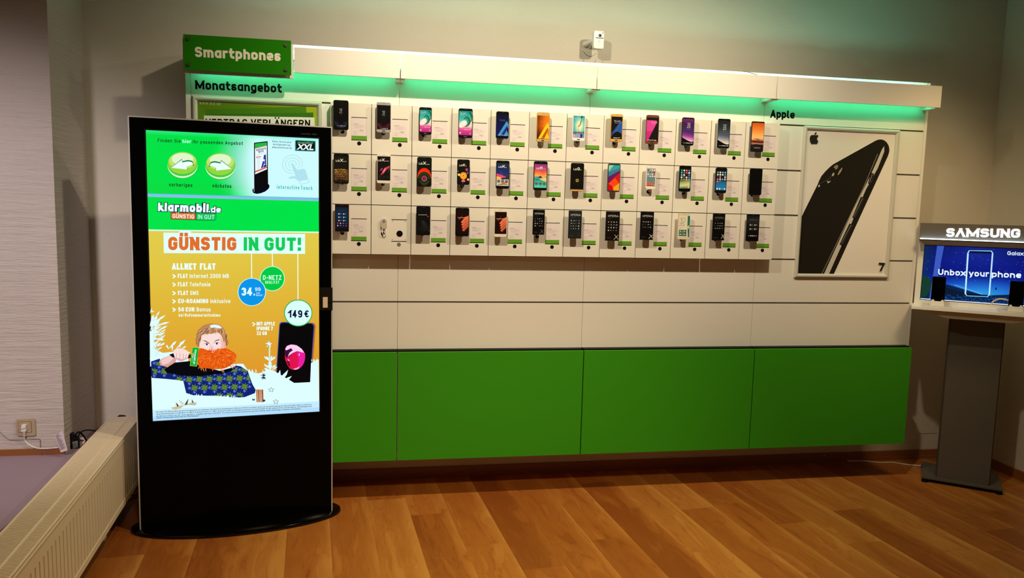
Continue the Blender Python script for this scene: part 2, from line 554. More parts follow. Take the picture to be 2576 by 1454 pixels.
class Art:
    """flat picture: coloured polygons in a frame; coordinates go through K before they reach the plane"""
    def __init__(s, fr, K, d=0.0, step=0.00012):
        s.fr, s.K, s.d, s.step = fr, K, d, step
        s.bm = BM()
        s.cl = s.bm.loops.layers.float_color.new('Col')
        s.layer = 0
        s.sub = 0.0

    def face(s, pts, cols):
        vs = [s.bm.verts.new(s.fr.p(*s.K(*p), s.d + (s.layer + s.sub) * s.step)) for p in pts]
        try:
            f = s.bm.faces.new(vs)
        except ValueError:
            return
        f.normal_update()
        if f.normal.dot(s.fr.n) < 0:
            f.normal_flip()
        many = isinstance(cols, list)
        idx = {v: i for i, v in enumerate(vs)}
        for lp in f.loops:
            c = cols[idx[lp.vert]] if many else cols
            lp[s.cl] = rgb(c)

    def up(s):
        s.layer += 1
        return s

    def poly(s, pts, col, up=True):
        if up:
            s.layer += 1
        s.face(pts, col)

    def rect(s, x0, y0, x1, y1, col, up=True):
        s.poly([(x0, y0), (x1, y0), (x1, y1), (x0, y1)], col, up)

    def ell(s, cx, cy, rx, ry, col, n=28, rot=0.0, up=True):
        c, k = math.cos(rot), math.sin(rot)
        s.poly([(cx + x * c - y * k, cy + x * k + y * c) for x, y in ellipse(0, 0, rx, ry, n)], col, up)

    def ring(s, cx, cy, rx, ry, w, col, a0=0, a1=360, up=True):
        n = 40
        pts = [(cx + rx * math.cos(math.radians(a0 + (a1 - a0) * i / n)), cy + ry * math.sin(math.radians(a0 + (a1 - a0) * i / n))) for i in range(n + 1)]
        s.line(pts, w, col, up)

    def line(s, pts, w, col, up=True):
        if up:
            s.layer += 1
        L, R = strip(pts, w)
        for i in range(len(L) - 1):
            s.face([L[i], L[i + 1], R[i + 1], R[i]], col)

    def blade(s, x0, y0, x1, y1, w, col, up=False, m=.45):
        dx, dy = x1 - x0, y1 - y0
        l = math.hypot(dx, dy) or 1
        nx, ny = -dy / l * w / 2, dx / l * w / 2
        mx, my = x0 + dx * m, y0 + dy * m
        if up:
            s.layer += 1
        s.face([(x0, y0), (mx + nx, my + ny), (x1, y1), (mx - nx, my - ny)], col)

    def field(s, x0, y0, x1, y1, nx, ny, fn, up=True):
        """colour field: fn(u,v) -> sRGB, u right and v down in 0..1"""
        if up:
            s.layer += 1
        g = [[(x0 + (x1 - x0) * i / nx, y0 + (y1 - y0) * j / ny) for i in range(nx + 1)] for j in range(ny + 1)]
        V = [[s.bm.verts.new(s.fr.p(*s.K(*g[j][i]), s.d + s.layer * s.step)) for i in range(nx + 1)] for j in range(ny + 1)]
        C = [[rgb(fn(i / nx, j / ny)) for i in range(nx + 1)] for j in range(ny + 1)]
        for j in range(ny):
            for i in range(nx):
                q = [(j, i), (j, i + 1), (j + 1, i + 1), (j + 1, i)]
                f = s.bm.faces.new([V[a][b] for a, b in q])
                f.normal_update()
                fl = f.normal.dot(s.fr.n) < 0
                cc = {V[a][b]: C[a][b] for a, b in q}
                if fl:
                    f.normal_flip()
                for lp in f.loops:
                    lp[s.cl] = cc[lp.vert]

    def text(s, t, p0, p1, h, w, col, gap=None, rad=.3, slant=0.0, upv=None, up=True):
        """baseline from p0 to p1, cap height h (same units), stroke weight w in cap heights"""
        if up:
            s.layer += 1
        dx, dy = p1[0] - p0[0], p1[1] - p0[1]
        Ln = math.hypot(dx, dy)
        ex = (dx / Ln, dy / Ln)
        ey = upv or (ex[1], -ex[0])
        qs, tot = text_quads(t, Ln / h, w, gap, rad, slant)
        k = Ln / tot
        for q, si in qs:
            s.sub = si * .22
            s.face([(p0[0] + ex[0] * x * k + ey[0] * y * h, p0[1] + ex[1] * x * k + ey[1] * y * h) for x, y in q], col)
        s.sub = 0.0

    def blob(s, pts, col, up=True, n=5):
        """closed smooth outline through the points"""
        q = []
        m_ = len(pts)
        for i in range(m_):
            a_, b_, c_, d_ = pts[i - 1], pts[i], pts[(i + 1) % m_], pts[(i + 2) % m_]
            for k in range(n):
                t = k / n
                q.append(tuple(.5 * (2 * b_[j] + (c_[j] - a_[j]) * t + (2 * a_[j] - 5 * b_[j] + 4 * c_[j] - d_[j]) * t * t + (3 * b_[j] - a_[j] - 3 * c_[j] + d_[j]) * t ** 3) for j in (0, 1)))
        s.poly(q, col, up)

    def done(s, name, m, parent):
        return link(name, s.bm, m, parent)


def letters3d(bm, fr, t, p0, p1, h, w, d0, d1, K=None, gap=None, rad=.3, mi=0):
    """cut-out lettering of real thickness"""
    K = K or (lambda x, y: (x, y))
    dx, dy = p1[0] - p0[0], p1[1] - p0[1]
    Ln = math.hypot(dx, dy)
    qs, tot = text_quads(t, Ln / h, w, gap, rad)
    k = Ln / tot
    ex = (dx / Ln, dy / Ln)
    for q, si in qs:
        prism(bm, fr, [(p0[0] + ex[0] * x * k - ex[1] * y * h, p0[1] + ex[1] * x * k + ex[0] * y * h) for x, y in q], d0, d1 + si * .00012, mi)


ID = lambda x, y: (x, y)
# ------------------------------------------------------------------ room shell
BY = 0.32          # back wall
PX, PY = -1.245, -0.10   # right edge and front face of the left pier
RX = 4.095         # right wall
CZ = 2.95


def slab(name, x0, x1, y0, y1, z0, z1, m):
    bm = BM()
    box(bm, WALLF, x0, x1, z0, z1, -y1, -y0)
    return struct(link(name, bm, m))


# laminate floor: planks 0.2005 m wide running 4.8 degrees off the wall's normal
m = mat('floor_laminate', rgb(176, 112, 52), 0.34)
nt = m.node_tree
N = nt.nodes.new
L = nt.links.new
bs = nt.nodes['Principled BSDF']
tc = N('ShaderNodeTexCoord')
mp = N('ShaderNodeMapping')
mp.inputs['Rotation'].default_value = (0, 0, math.radians(-4.8))
mp.inputs['Location'].default_value = (-0.186 + 0.2005 * 20, 0, 0)
L(tc.outputs['Object'], mp.inputs[0])
sx = N('ShaderNodeSeparateXYZ')
L(mp.outputs[0], sx.inputs[0])


def mth(op, a, b=None):
    n = N('ShaderNodeMath')
    n.operation = op
    for i, v in enumerate((a, b)):
        if v is None:
            continue
        if isinstance(v, (int, float)):
            n.inputs[i].default_value = v
        else:
            L(v, n.inputs[i])
    return n.outputs[0]


px_ = mth('DIVIDE', sx.outputs[0], 0.2005)
pi_ = mth('FLOOR', px_)
pf_ = mth('SUBTRACT', px_, pi_)
wn = N('ShaderNodeTexWhiteNoise')
wn.noise_dimensions = '1D'
L(pi_, wn.inputs['W'])
yo = mth('ADD', mth('DIVIDE', sx.outputs[1], 1.29), mth('MULTIPLY', wn.outputs['Value'], 7.0))
yi = mth('FLOOR', yo)
yf = mth('SUBTRACT', yo, yi)
wn2 = N('ShaderNodeTexWhiteNoise')
wn2.noise_dimensions = '2D'
cb = N('ShaderNodeCombineXYZ')
L(pi_, cb.inputs[0])
L(yi, cb.inputs[1])
L(cb.outputs[0], wn2.inputs['Vector'])
# grain: noise stretched along the plank, shifted per board
cg = N('ShaderNodeCombineXYZ')
L(mth('MULTIPLY', sx.outputs[0], 7.0), cg.inputs[0])
L(mth('MULTIPLY', sx.outputs[1], 1.5), cg.inputs[1])
L(mth('MULTIPLY', wn2.outputs['Value'], 40.0), cg.inputs[2])
ng = N('ShaderNodeTexNoise')
ng.inputs['Scale'].default_value = 1.6
ng.inputs['Detail'].default_value = 7
ng.inputs['Distortion'].default_value = 0.8
L(cg.outputs[0], ng.inputs['Vector'])
cg2 = N('ShaderNodeCombineXYZ')
L(mth('MULTIPLY', sx.outputs[0], 34.0), cg2.inputs[0])
L(mth('MULTIPLY', sx.outputs[1], 3.2), cg2.inputs[1])
L(mth('MULTIPLY', wn2.outputs['Value'], 40.0), cg2.inputs[2])
nf = N('ShaderNodeTexNoise')
nf.inputs['Scale'].default_value = 1.5
nf.inputs['Detail'].default_value = 5
L(cg2.outputs[0], nf.inputs['Vector'])
cr = N('ShaderNodeValToRGB')
e = cr.color_ramp.elements
e[0].position, e[0].color = 0.22, rgb(128, 68, 24)
e[1].position, e[1].color = 0.80, rgb(178, 122, 56)
k = cr.color_ramp.elements.new(0.5)
k.color = rgb(154, 92, 36)
# cathedral figure: contour lines of a stretched noise
cat = mth('PINGPONG', mth('MULTIPLY', ng.outputs['Fac'], 9.0), 1.0)
catl = mth('MULTIPLY', mth('POWER', cat, 9.0), -0.16)
tone = mth('ADD', mth('MULTIPLY', ng.outputs['Fac'], 0.60), mth('MULTIPLY', wn2.outputs['Value'], 0.42))
tone = mth('ADD', tone, catl)
tone = mth('ADD', tone, mth('MULTIPLY', mth('SUBTRACT', nf.outputs['Fac'], 0.5), 0.22))
edge = mth('MULTIPLY', mth('POWER', pf_, 5.0), 0.26)
L(mth('SUBTRACT', mth('ADD', tone, edge), 0.08), cr.inputs[0])
s1 = mth('LESS_THAN', pf_, 0.008)
s2 = mth('LESS_THAN', yf, 0.0016)
seam = mth('MAXIMUM', s1, s2)
mxs = N('ShaderNodeMix')
mxs.data_type = 'RGBA'
mxs.blend_type = 'MULTIPLY'
L(mth('MULTIPLY', seam, 0.30), mxs.inputs[0])
L(cr.outputs[0], mxs.inputs[6])
mxs.inputs[7].default_value = (0.2, 0.12, 0.06, 1)
L(mxs.outputs[2], bs.inputs['Base Color'])
bs.inputs['Specular IOR Level'].default_value = 0.25
M_FLOOR = m

slab('floor', -3.5, 4.3, -6.4, 0.5, -0.1, 0.0, M_FLOOR)
slab('ceiling', -3.5, 4.3, -6.4, 0.5, CZ, CZ + 0.1, M_CEIL)
slab('wall_back', -1.4, 4.3, BY, 0.5, 0.0, CZ, M_WALL)
slab('wall_left', -3.5, PX, PY, 0.5, 0.0, CZ, M_PIER)
slab('wall_right', RX, 4.3, -6.4, BY, 0.0, CZ, M_WALL)
slab('wall_front', -3.5, 4.3, -6.5, -6.4, 0.0, CZ, M_WALL)
slab('wall_far_left', -3.6, -3.5, -6.4, 0.5, 0.0, CZ, M_WALL)
slab('trim_1', -3.5, -1.135, -4.2, BY, 0.0, 0.338, M_PLAT)          # raised window platform
slab('baseboard_left', -3.5, PX + 0.001, PY - 0.014, PY, 0.338, 0.367, M_WOODB)
slab('baseboard_right', RX - 0.016, RX, -6.4, BY, 0.0, 0.058, M_WOODB)
bm = BM()
for x0, x1 in ((-1.13, 1.512), (1.5135, RX - 0.016)):
    prism(bm, Frame((x0, BY, 0), math.pi / 2 + math.pi), [(0, 0), (0.016, 0), (0.016, 0.02), (0.013, 0.03), (0.012, 0.05), (0.008, 0.058), (0, 0.058)], 0, 0) if False else box(bm, WALLF, x0, x1, 0.0, 0.058, -BY, -BY + 0.016)
    box(bm, WALLF, x0, x1, 0.0, 0.022, -BY + 0.016, -BY + 0.022)
struct(link('baseboard_back', bm, M_WOODB))
slab('trim_2', 3.36, 3.86, BY - 0.003, BY, 0.165, 1.0, M_WALL)       # patched rectangle low on the back wall

# ------------------------------------------------------------------ the wall unit: four bays 0.998 m wide
XS = [-0.66, 0.338, 1.336, 2.334, 3.332]
BAY = ['leftmost bay, behind the black kiosk', 'second bay from the left', 'third bay from the left', 'rightmost bay, beside the framed phone poster']
ZG = [0.816, 1.066, 1.316, 1.566, 1.816, 2.066, 2.339]
for i in range(4):
    t = thing('slatwall_panel', 'white grooved slat wall panel of the ' + BAY[i], 'wall panel', (XS[i] + .499, 0, 0.816), 0, 'slat wall panels of the display')
    bm = BM()
    for a, b in zip(ZG, ZG[1:]):
        box(bm, WALLF, XS[i] + .0008, XS[i + 1] - .0008, a + (0.001 if a < .82 else 0.0045), b - (0.0045 if b < 2.3 else 0), -0.010, 0)
    link('panel_board', bm, M_LAM, t)
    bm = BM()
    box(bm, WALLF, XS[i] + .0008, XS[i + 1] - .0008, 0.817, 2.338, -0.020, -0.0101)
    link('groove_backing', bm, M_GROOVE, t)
for x0, x1, lb in ((-0.684, -0.6605, 'narrow white side panel closing the left end of the slat wall'), (3.3325, 3.351, 'narrow white side panel closing the right end of the slat wall')):
    bm = BM()
    box(bm, WALLF, x0, x1, 0.812, 2.339, -0.318, 0.0)
    tag(link('side_panel', bm, M_LAM), lb, 'side panel', 'side panels of the slat wall')

CABL = ['green wall cabinet half hidden behind the black kiosk', 'green wall cabinet just right of the black kiosk', 'green wall cabinet second from the right end', 'green wall cabinet at the right end, beside the phone stand']
for i in range(4):
    x0, x1 = XS[i], XS[i + 1]
    t = thing('wall_cabinet', CABL[i], 'cabinet', (x0 + .499, 0.1, 0.232), 0, 'green cabinets under the slat wall')
    bm = BM()
    box(bm, WALLF, x0 + .0015, x1 - .0015, 0.240, 0.790, -0.317, 0.036)
    link('carcass', bm, M_LAM, t)
    bm = BM()
    box(bm, WALLF, x0 + .0028, x1 - .0028, 0.232, 0.809, 0.038, 0.057)
    link('door', bm, M_GREEN, t, bevel=0.0012)
    bm = BM()
    box(bm, WALLF, x0 + .004, x1 - .004, 0.7905, 0.8155, -0.02, 0.034)
    link('finger_groove', bm, M_BLACK, t)

PELL = {1: 'second white light pelmet from the left above the slat wall', 2: 'third white light pelmet from the left above the slat wall', 3: 'rightmost white light pelmet above the slat wall', 0: 'short white light pelmet beside the green sign'}
for i in range(4):
    x0, x1 = XS[i], XS[i + 1]
    fx0 = -0.166 if i == 0 else x0
    t = thing('light_pelmet', PELL[i], 'light', (fx0 + (x1 - fx0) / 2, 0, 2.186), 0, 'white light pelmets with green strips')
    bm = BM()
    box(bm, WALLF, fx0 + .002, x1 - .002, 2.186, 2.304, 0.106, 0.12)
    link('front_panel', bm, M_LAM, t, bevel=0.001)
    bm = BM()
    box(bm, WALLF, (x0 + .01), x1 - .004, 2.242, 2.250, 0.001, 0.1035 if i == 0 else 0.1055)
    link('shelf', bm, M_LAM, t)
    bm = BM()
    box(bm, WALLF, x0 + (.16 if i == 0 else .012), x1 - .03, 2.288, 2.294, 0.052, 0.064)
    link('upper_light_strip', bm, M_LEDUP, t)
    bm = BM()
    box(bm, WALLF, x0 + .03, x1 - .03, 2.200, 2.206, 0.044, 0.056)
    link('lower_light_strip', bm, M_LED, t)
    for bx in (x0 + .0015, x1 - .0225):
        bm = BM()
        box(bm, WALLF, bx, bx + .021, 2.183, 2.241, 0.0005, 0.104 if i or bx > 0 else 0.02)
        link('bracket', bm, M_LAM, t)

# ------------------------------------------------------------------ the green department sign and the vinyl words
t = thing('department_sign', 'green sign reading Smartphones over the left end of the slat wall', 'sign', (-0.417, -0.12, 2.158))
bm = BM()
box(bm, WALLF, -0.665, -0.1685, 2.158, 2.316, 0.104, 0.12)
link('backing_board', bm, M_LAM, t)
bm = BM()
prism(bm, WALLF, rrect(-0.657, -0.176, 2.169, 2.329, .002, 2), 0.135, 0.140)
link('green_plate', bm, M_SIGN, t)
bm = BM()
K = lambda u, v: WALLF.at(u, v, 0.1405)
letters3d(bm, WALLF, 'Smartphones', K(490.5, 143.2), K(706, 153.8), 0.0463, .235, 0.1402, 0.1410, gap=.11, rad=.2)
link('lettering', bm, M_CREAM, t)
for u, v in ((473.5, 98), (474.5, 162.5), (719, 113), (719.5, 175.5)):
    x, z = WALLF.at(u, v, 0.142)
    bm = BM()
    prism(bm, WALLF, ellipse(x, z, .0082, .0082, 20), 0.12, 0.146)
    link('screw_cap', bm, M_STEEL, t, smooth=True)
for nm, word, a, b, h, w, lb in (('wall_lettering', 'Monatsangebot', (491.6, 224), (708.9, 233.2), .0418, .21, 'black word Monatsangebot on the green-lit slat wall'),
                                ('wall_lettering', 'App\u0142e', (1937.6, 296), (1998.4, 298.3), .0425, .21, 'black word above the framed black phone poster')):
    G['\u0142'] = (.16, '0,1 0,0 1,0')
    bm = BM()
    letters3d(bm, WALLF, word, WALLF.at(*a), WALLF.at(*b), h, w, 0.0002, 0.0009, gap=.12, rad=.2)
    tag(link(nm, bm, M_VINYL), lb, 'lettering')


def poster_frame(x0, x1, z0, z1, label, wdt=.022):
    t = thing('poster_frame', label, 'poster', ((x0 + x1) / 2, 0, z0), 0, 'framed posters on the slat wall')
    fb = BM()
    prof = [(0, 0.001), (0, 0.012), (.006, .017), (.014, .017), (wdt, .008), (wdt, .001)]
    cs = []
    for (cx, cz, sx_, sz_) in ((x0, z0, 1, 1), (x1, z0, -1, 1), (x1, z1, -1, -1), (x0, z1, 1, -1)):
        cs.append([fb.verts.new(WALLF.p(cx + sx_ * o, cz + sz_ * o, d)) for o, d in prof])
    for i in range(4):
        A, B = cs[i], cs[(i + 1) % 4]
        for j in range(len(prof)):
            fb.faces.new([A[j], B[j], B[(j + 1) % len(prof)], A[(j + 1) % len(prof)]])
    bmesh.ops.recalc_face_normals(fb, faces=fb.faces[:])
    link('frame', fb, mat('frame_aluminium', rgb(206, 202, 192), 0.3, 0.15), t)
    return t


# month's-offer poster (only its top shows above the kiosk)
t = poster_frame(-0.652, -0.044, 1.22, 2.068, 'framed green offer poster half hidden behind the black kiosk')
a = Art(WALLF, lambda u, v: WALLF.at(u, v, .004), .004)
fa = Art(WALLF, ID, .003)
fa.field(-0.634, 1.238, -0.062, 2.050, 10, 14, lambda u, v: mixc((96, 140, 30), (176, 190, 40), max(0, u * 1.3 - .5) + .2 * (1 - v)))
pb_ = fa.done('poster_backing', M_PRINT, t)
a.poly([(519, 275), (770, 268), (772, 300), (516, 320)], (74, 132, 28))
a.poly([(519, 288), (788, 283), (790, 330), (516, 330)], (60, 116, 30))
a.text('www.md.de', (501.5, 263), (555, 265.6), 9, .13, (178, 196, 110), gap=.2)
a.poly([(513, 290.5), (791, 295.5), (792, 326), (513, 322)], (236, 236, 226))
a.text('VERTRAG VERL\u00c4NGERN', (517, 316.5), (780, 319.6), 18, .2, (18, 20, 16), gap=.16, rad=.22)
a.rect(520, 335, 780, 470, (230, 232, 215))
a.text('MONATSANGEBOT', (525, 380), (770, 384), 20, .18, (60, 116, 30)) if False else None
a.done('poster_print', M_PRINT, pb_)

# framed black phone poster
t = poster_frame(2.575, 3.171, 1.2145, 2.0655, 'white framed poster of a tilted black phone back')
a = Art(WALLF, lambda u, v: WALLF.at(u, v, .004), .003, .0003)
fa = Art(WALLF, ID, .0025)
fa.rect(2.594, 1.2335, 3.152, 2.0465, (228, 222, 216))
pb_ = fa.done('poster_backing', M_PRINT, t)
Q = lambda x, y: (1990 + x / 6.925, 310 + y / 6.925)
Q2 = lambda x, y: (1900 + x / 2.596, 200 + y / 2.596)
DK = (34, 31, 26)
pts = [(1480, 300), (1530, 283), (1580, 282), (1630, 300), (1670, 335), (1700, 385), (1714, 440), (1712, 500), (1690, 570)]
body = [Q(*p) for p in pts] + [Q2(510, 1278), Q2(275, 1278), Q2(297, 910)] + [Q(270, 1454), Q(467, 1062), Q(490, 1000), Q(530, 920), Q(600, 838), Q(680, 760), Q(735, 715)]
a.poly(body, DK)
a.poly([Q2(445, 1278), Q2(478, 1278), Q2(628, 940), Q2(722, 720), Q2(800, 580), Q2(843, 470), Q2(842, 435), Q2(828, 455), Q2(800, 520), Q2(760, 610), Q2(640, 850), Q2(540, 1070)], (196, 190, 180))
a.line([Q2(430, 1278), Q2(560, 1010), Q2(700, 720), Q2(800, 485)], 1.3, (150, 145, 135))
for p0, p1 in (((765, 612), (747, 682)), ((700, 770), (643, 905)), ((625, 945), (560, 1080))):
    A_, B_ = Q2(*p0), Q2(*p1)
    a.line([A_, B_], 9, (30, 28, 24))
    a.line([(A_[0] + 1, A_[1] + 3), (B_[0] + 1, B_[1] - 3)], 5.5, (120, 115, 106))
    a.line([(A_[0] + 1.6, A_[1] + 4), (B_[0] + 1.6, B_[1] - 3)], 3.2, (36, 34, 30))
a.blob([Q(735, 770), Q(760, 740), Q(800, 725), Q(815, 750), Q(800, 790), Q(770, 810), Q(760, 785)], (140, 128, 108))
a.blob([Q(805, 898), Q(835, 830), Q(885, 772), Q(880, 810), Q(850, 865), Q(820, 898)], (170, 150, 112))
a.blob([Q(720, 870), Q(748, 868), Q(740, 905), Q(715, 925), Q(705, 905)], (190, 180, 165))
a.poly([Q(618, 1000), Q(645, 1015), Q(690, 1000), Q(660, 1035), Q(632, 1050)], (185, 178, 160))
a.line([Q(485, 1058), Q(560, 1020), Q(640, 980), Q(690, 930), Q(735, 860)], .6, (120, 114, 104))
a.ell(*Q(480, 1093), 1.9, 3.4, (205, 198, 186), 14, .4)
# the bitten-fruit emblem and the 7
fr = [(395, 208), (425, 212), (450, 206), (468, 222), (450, 245), (444, 270), (450, 295), (466, 312), (455, 338), (438, 358), (415, 356), (395, 350), (372, 357), (350, 356), (332, 330), (320, 290), (320, 250), (332, 222), (352, 208), (375, 208)]
a.blob([Q(*p) for p in fr], (40, 37, 32))
a.poly([Q(398, 200), (Q(402, 178)), Q(418, 163), Q(438, 157), Q(434, 178), Q(420, 195)], (40, 37, 32))
a.text('7', Q2(800, 1250), Q2(840, 1252), 21, .2, (30, 28, 26), rad=.1)
a.done('poster_print', M_PRINT, pb_)
# ------------------------------------------------------------------ phone panels, price cards, phones
DG = 0.0605        # front of the phone panels
ORD = ['first', 'second', 'third', 'fourth', 'fifth', 'sixth', 'seventh', 'eighth', 'ninth', 'tenth', 'eleventh', 'twelfth']
ROW = ['top', 'middle', 'bottom']
ZR = [1.816, 1.566, 1.316]


def disc(bm, fr, x, z, r, d0, d1, n=20):
    prism(bm, fr, ellipse(x, z, r, r, n), d0, d1)


def panel(c, r, empty=False):
    fr = Frame((.2 * c, 0, ZR[r]))
    where = '%s from the left in the %s row of phones' % (ORD[c], ROW[r])
    lb = 'white phone display board, ' + where if not empty else 'bare white phone display board without a phone, second in the bottom row'
    t = thing('phone_display', lb, 'display panel', (.2 * c + .1, -.03, ZR[r]), 0, 'white phone displays on the slat wall')
    bm = BM()
    box(bm, fr, .0016, .1984, .0018, .2482, 0.001, DG - .0004)
    link('panel_board', bm, M_LAM2, t, bevel=.0008)
    for z in (.1785, .0685):
        bm = BM()
        box(bm, fr, .1015, .1785, z - .0018, z + .0018, .04, DG)
        link('card_slot', bm, M_SLOT, t)
    bm = BM()
    disc(bm, fr, .1398, .0525, .0098, .04, DG + .0004)
    link('lock_cap', bm, mat('grey_cap', rgb(120, 108, 86), .5) if empty else M_SLOT, t)
    bm = BM()
    disc(bm, fr, .0585, .1066, .0118, .04, DG + .0003)
    link('grommet_rim', bm, M_WHITEPL, t)
    bm = BM()
    disc(bm, fr, .0585, .1066, .0098, .04, DG + .0006)
    link('cable_hole', bm, M_SLOT, t)
    if empty:
        bm = BM()
        disc(bm, fr, .1428, .1077, .0160, .04, DG + .0003)
        link('cable_hole', bm, M_SLOT, t)
        bm = BM()
        for x, z in ((.107, .1705), (.171, .1705), (.107, .0775), (.171, .0775)):
            disc(bm, fr, x, z, .0018, .04, DG + .0003, 10)
        link('screw_hole', bm, M_SLOT, t)
    return t, fr


CARD = [None]


def price_card(c, r, desc):
    lb = 'price card right of the ' + desc
    loc = Vector((.2 * c + .14, -DG, ZR[r] + .0685))
    if CARD[0] is None:
        t = thing('price_card', lb, 'price card', loc, 0, 'price cards beside the phones')
        fr = Frame((.2 * c, 0, ZR[r]))
        bm = BM()
        box(bm, fr, .1025, .1778, .0895, .1768, DG, DG + .0008)
        pp = link('paper', bm, mat('card_paper', rgb(226, 214, 214), .35, spec=.3), t)
        bm = BM()
        box(bm, fr, .1025, .1774, .0700, .0895, DG, DG + .0010)
        link('green_foot', bm, mat('card_green', rgb(98, 158, 40), .35), t)
        a = Art(fr, lambda x, y: (x, -y), DG + .0009)
        rnd = random.Random(4)
        for z, x0, x1 in ((.1475, .112, .136), (.1405, .112, .158), (.1345, .116, .166), (.1285, .118, .150)):
            x = x0
            while x < x1:
                w = rnd.uniform(.002, .0055)
                a.rect(x, -z, min(x + w, x1), -z + (.0019 if z > .145 else .0012), (120, 106, 108) if z > .145 else (158, 144, 146), False)
                x += w + .0009
        a.rect(.112, -.1442, .169, -.1439, (170, 158, 158), False)
        for z, x0, x1 in ((.1110, .1115, .134), (.1030, .1115, .128), (.0975, .1115, .131)):
            x = x0
            while x < x1:
                w = rnd.uniform(.0015, .004)
                a.rect(x, -z, min(x + w, x1), -z + .0012, (150, 138, 140), False)
                x += w + .001
        a.rect(.1365, -.1117, .1380, -.1097, (130, 118, 120), False)
        a.text('1.00', (.1405, -.1118), (.1588, -.1118), .0082, .11, (70, 62, 62), gap=.16, up=False)
        a.done('printed_text', M_PRINT, pp)
        CARD[0] = t
        return t
    s = CARD[0]
    t = s.copy()
    COL.objects.link(t)
    t.location = loc
    t['label'] = lb
    for ch in s.children:
        k = ch.copy()
        COL.objects.link(k)
        k.parent = t
        for g_ in ch.children:
            d_ = g_.copy()
            COL.objects.link(d_)
            d_.parent = k
    return t


def phone(c, r, geo, desc, body, art, rad=.009, scr=(.035, .11, .035, .11), rim=None, glass=None, home=None, tilt=0):
    """geo = centre x, centre z, width, height (m); scr = margins left, top, right, bottom as fractions of width / height"""
    cx, cz, w, h = geo
    fr = Frame((cx - w / 2, 0, cz - h / 2))
    t = thing('smartphone', desc + ', ' + ORD[c] + ' in the ' + ROW[r] + ' row', 'phone', (cx, -.09, cz - h / 2), 0, 'phones on the wall display')
    FD = .0965
    bm = BM()
    prism(bm, fr, rrect(0, w, 0, h, rad, 5), FD - .0078, FD - .0004)
    link('body', bm, mat('phone_body_%02x%02x%02x' % tuple(int(x) for x in (rim or body)), rgb(rim or body), .35, .3), t, bevel=.0012)
    bm = BM()
    prism(bm, fr, rrect(.0010, w - .0010, .0010, h - .0010, rad - .0008, 5), FD - .0006, FD)
    gl = link('front_glass', bm, mat('phone_front_%02x%02x%02x' % tuple(int(x) for x in body), rgb(body), .3, spec=.15), t)
    a = Art(fr, lambda u, v: (u * w, h - v * h), FD + .0001, .00005)
    a.asp = h / w
    a.sc = scr
    if art:
        l, tp, rr, b = scr
        art(a, l, tp, 1 - rr, 1 - b)
        a.done('screen', M_PRINT, gl)
    else:
        a.bm.free()
    dt = BM()
    lo = (175, 172, 168) if sum(body) < 200 else (90, 86, 80)
    prism(dt, fr, rrect(w * .40, w * .60, h * .962, h * .968, h * .0028, 2), FD, FD + .0002)
    link('earpiece', dt, mat('earpiece_%d' % lo[0], rgb(tuple(x * .45 for x in lo)), .4), gl)
    if home:
        bm = BM()
        prism(bm, fr, rrect(w * .39, w * .61, h * (home - .016), h * (home + .016), h * .012, 4), FD, FD + .0004)
        link('home_button', bm, mat('home_button_%d' % lo[0], rgb(tuple(x * .6 for x in lo)), .3, .5), gl)
    bm = BM()
    box(bm, fr, w * .5 - .011, w * .5 + .011, h * .5 - .016, h * .5 + .016, DG - .0002, FD - .0079)
    link('mount_block', bm, M_BEIGE, t)
    # anti-theft lead looping from the mount into the panel
    bm = BM()
    x0 = w * .5
    P = [fr.p(x0 + dx, dz, dd) for dx, dz, dd in ((-.004, h * .4, .080), (-.006, .012, .076), (.001, -.004 - tilt, .076), (.008, .004 - tilt * .4, .074), (.004, .010, .068))]
    tube(bm, P, .0017, 6, smooth_n=5)
    link('tether_cable', bm, M_WHITEPL, t, smooth=True)
    return t


def clock2(a, x, y, s, top='12', bot='45', col=(215, 215, 220), w=.10):
    """two stacked pairs of digits; s = width of a pair as a fraction of the phone width"""
    hh = s * 1.0 / a.asp
    a.text(top, (x - s / 2, y), (x + s / 2, y), hh, w, col, gap=.2, rad=.25)
    a.text(bot, (x - s / 2, y + hh * 1.35), (x + s / 2, y + hh * 1.35), hh, w, col, gap=.2, up=False)
    # note: text height is along v, width along u


def word(a, t, x0, x1, y, h, col, w=.2, slant=0):
    a.text(t, (x0, y), (x1, y), h, w, col, gap=.14)


class UV:
    """lets text keep its proportions: Art coordinates with u scaled to v units"""
    pass


def utext(a, t, x0, x1, y, hv, col, w=.12, gap=.15):
    """text on a phone: x in fractions of width, y and height hv in fractions of height"""
    A = a.asp
    K0 = a.K
    a.K = lambda u, v: K0(u * A, v)          # now u is measured in phone heights
    a.text(t, (x0 / A, y), (x1 / A, y), hv, w, col, gap=gap, rad=.22)
    a.K = K0


def uline(a, pts, wv, col, up=True):
    A = a.asp
    K0 = a.K
    a.K = lambda u, v: K0(u * A, v)
    a.line([(x / A, y) for x, y in pts], wv, col, up)
    a.K = K0


def ucirc(a, x, y, r, col, n=20, up=True):
    """r as a fraction of the width"""
    a.ell(x, y, r, r / a.asp, col, n, up=up)


def flat(col):
    def f(a, x0, y0, x1, y1):
        a.rect(x0, y0, x1, y1, col)
    return f


def grad(stops, nx=2, ny=20, fn=None):
    return lambda a, x0, y0, x1, y1: a.field(x0, y0, x1, y1, nx, ny, fn or (lambda u, v: ramp(stops, v)))


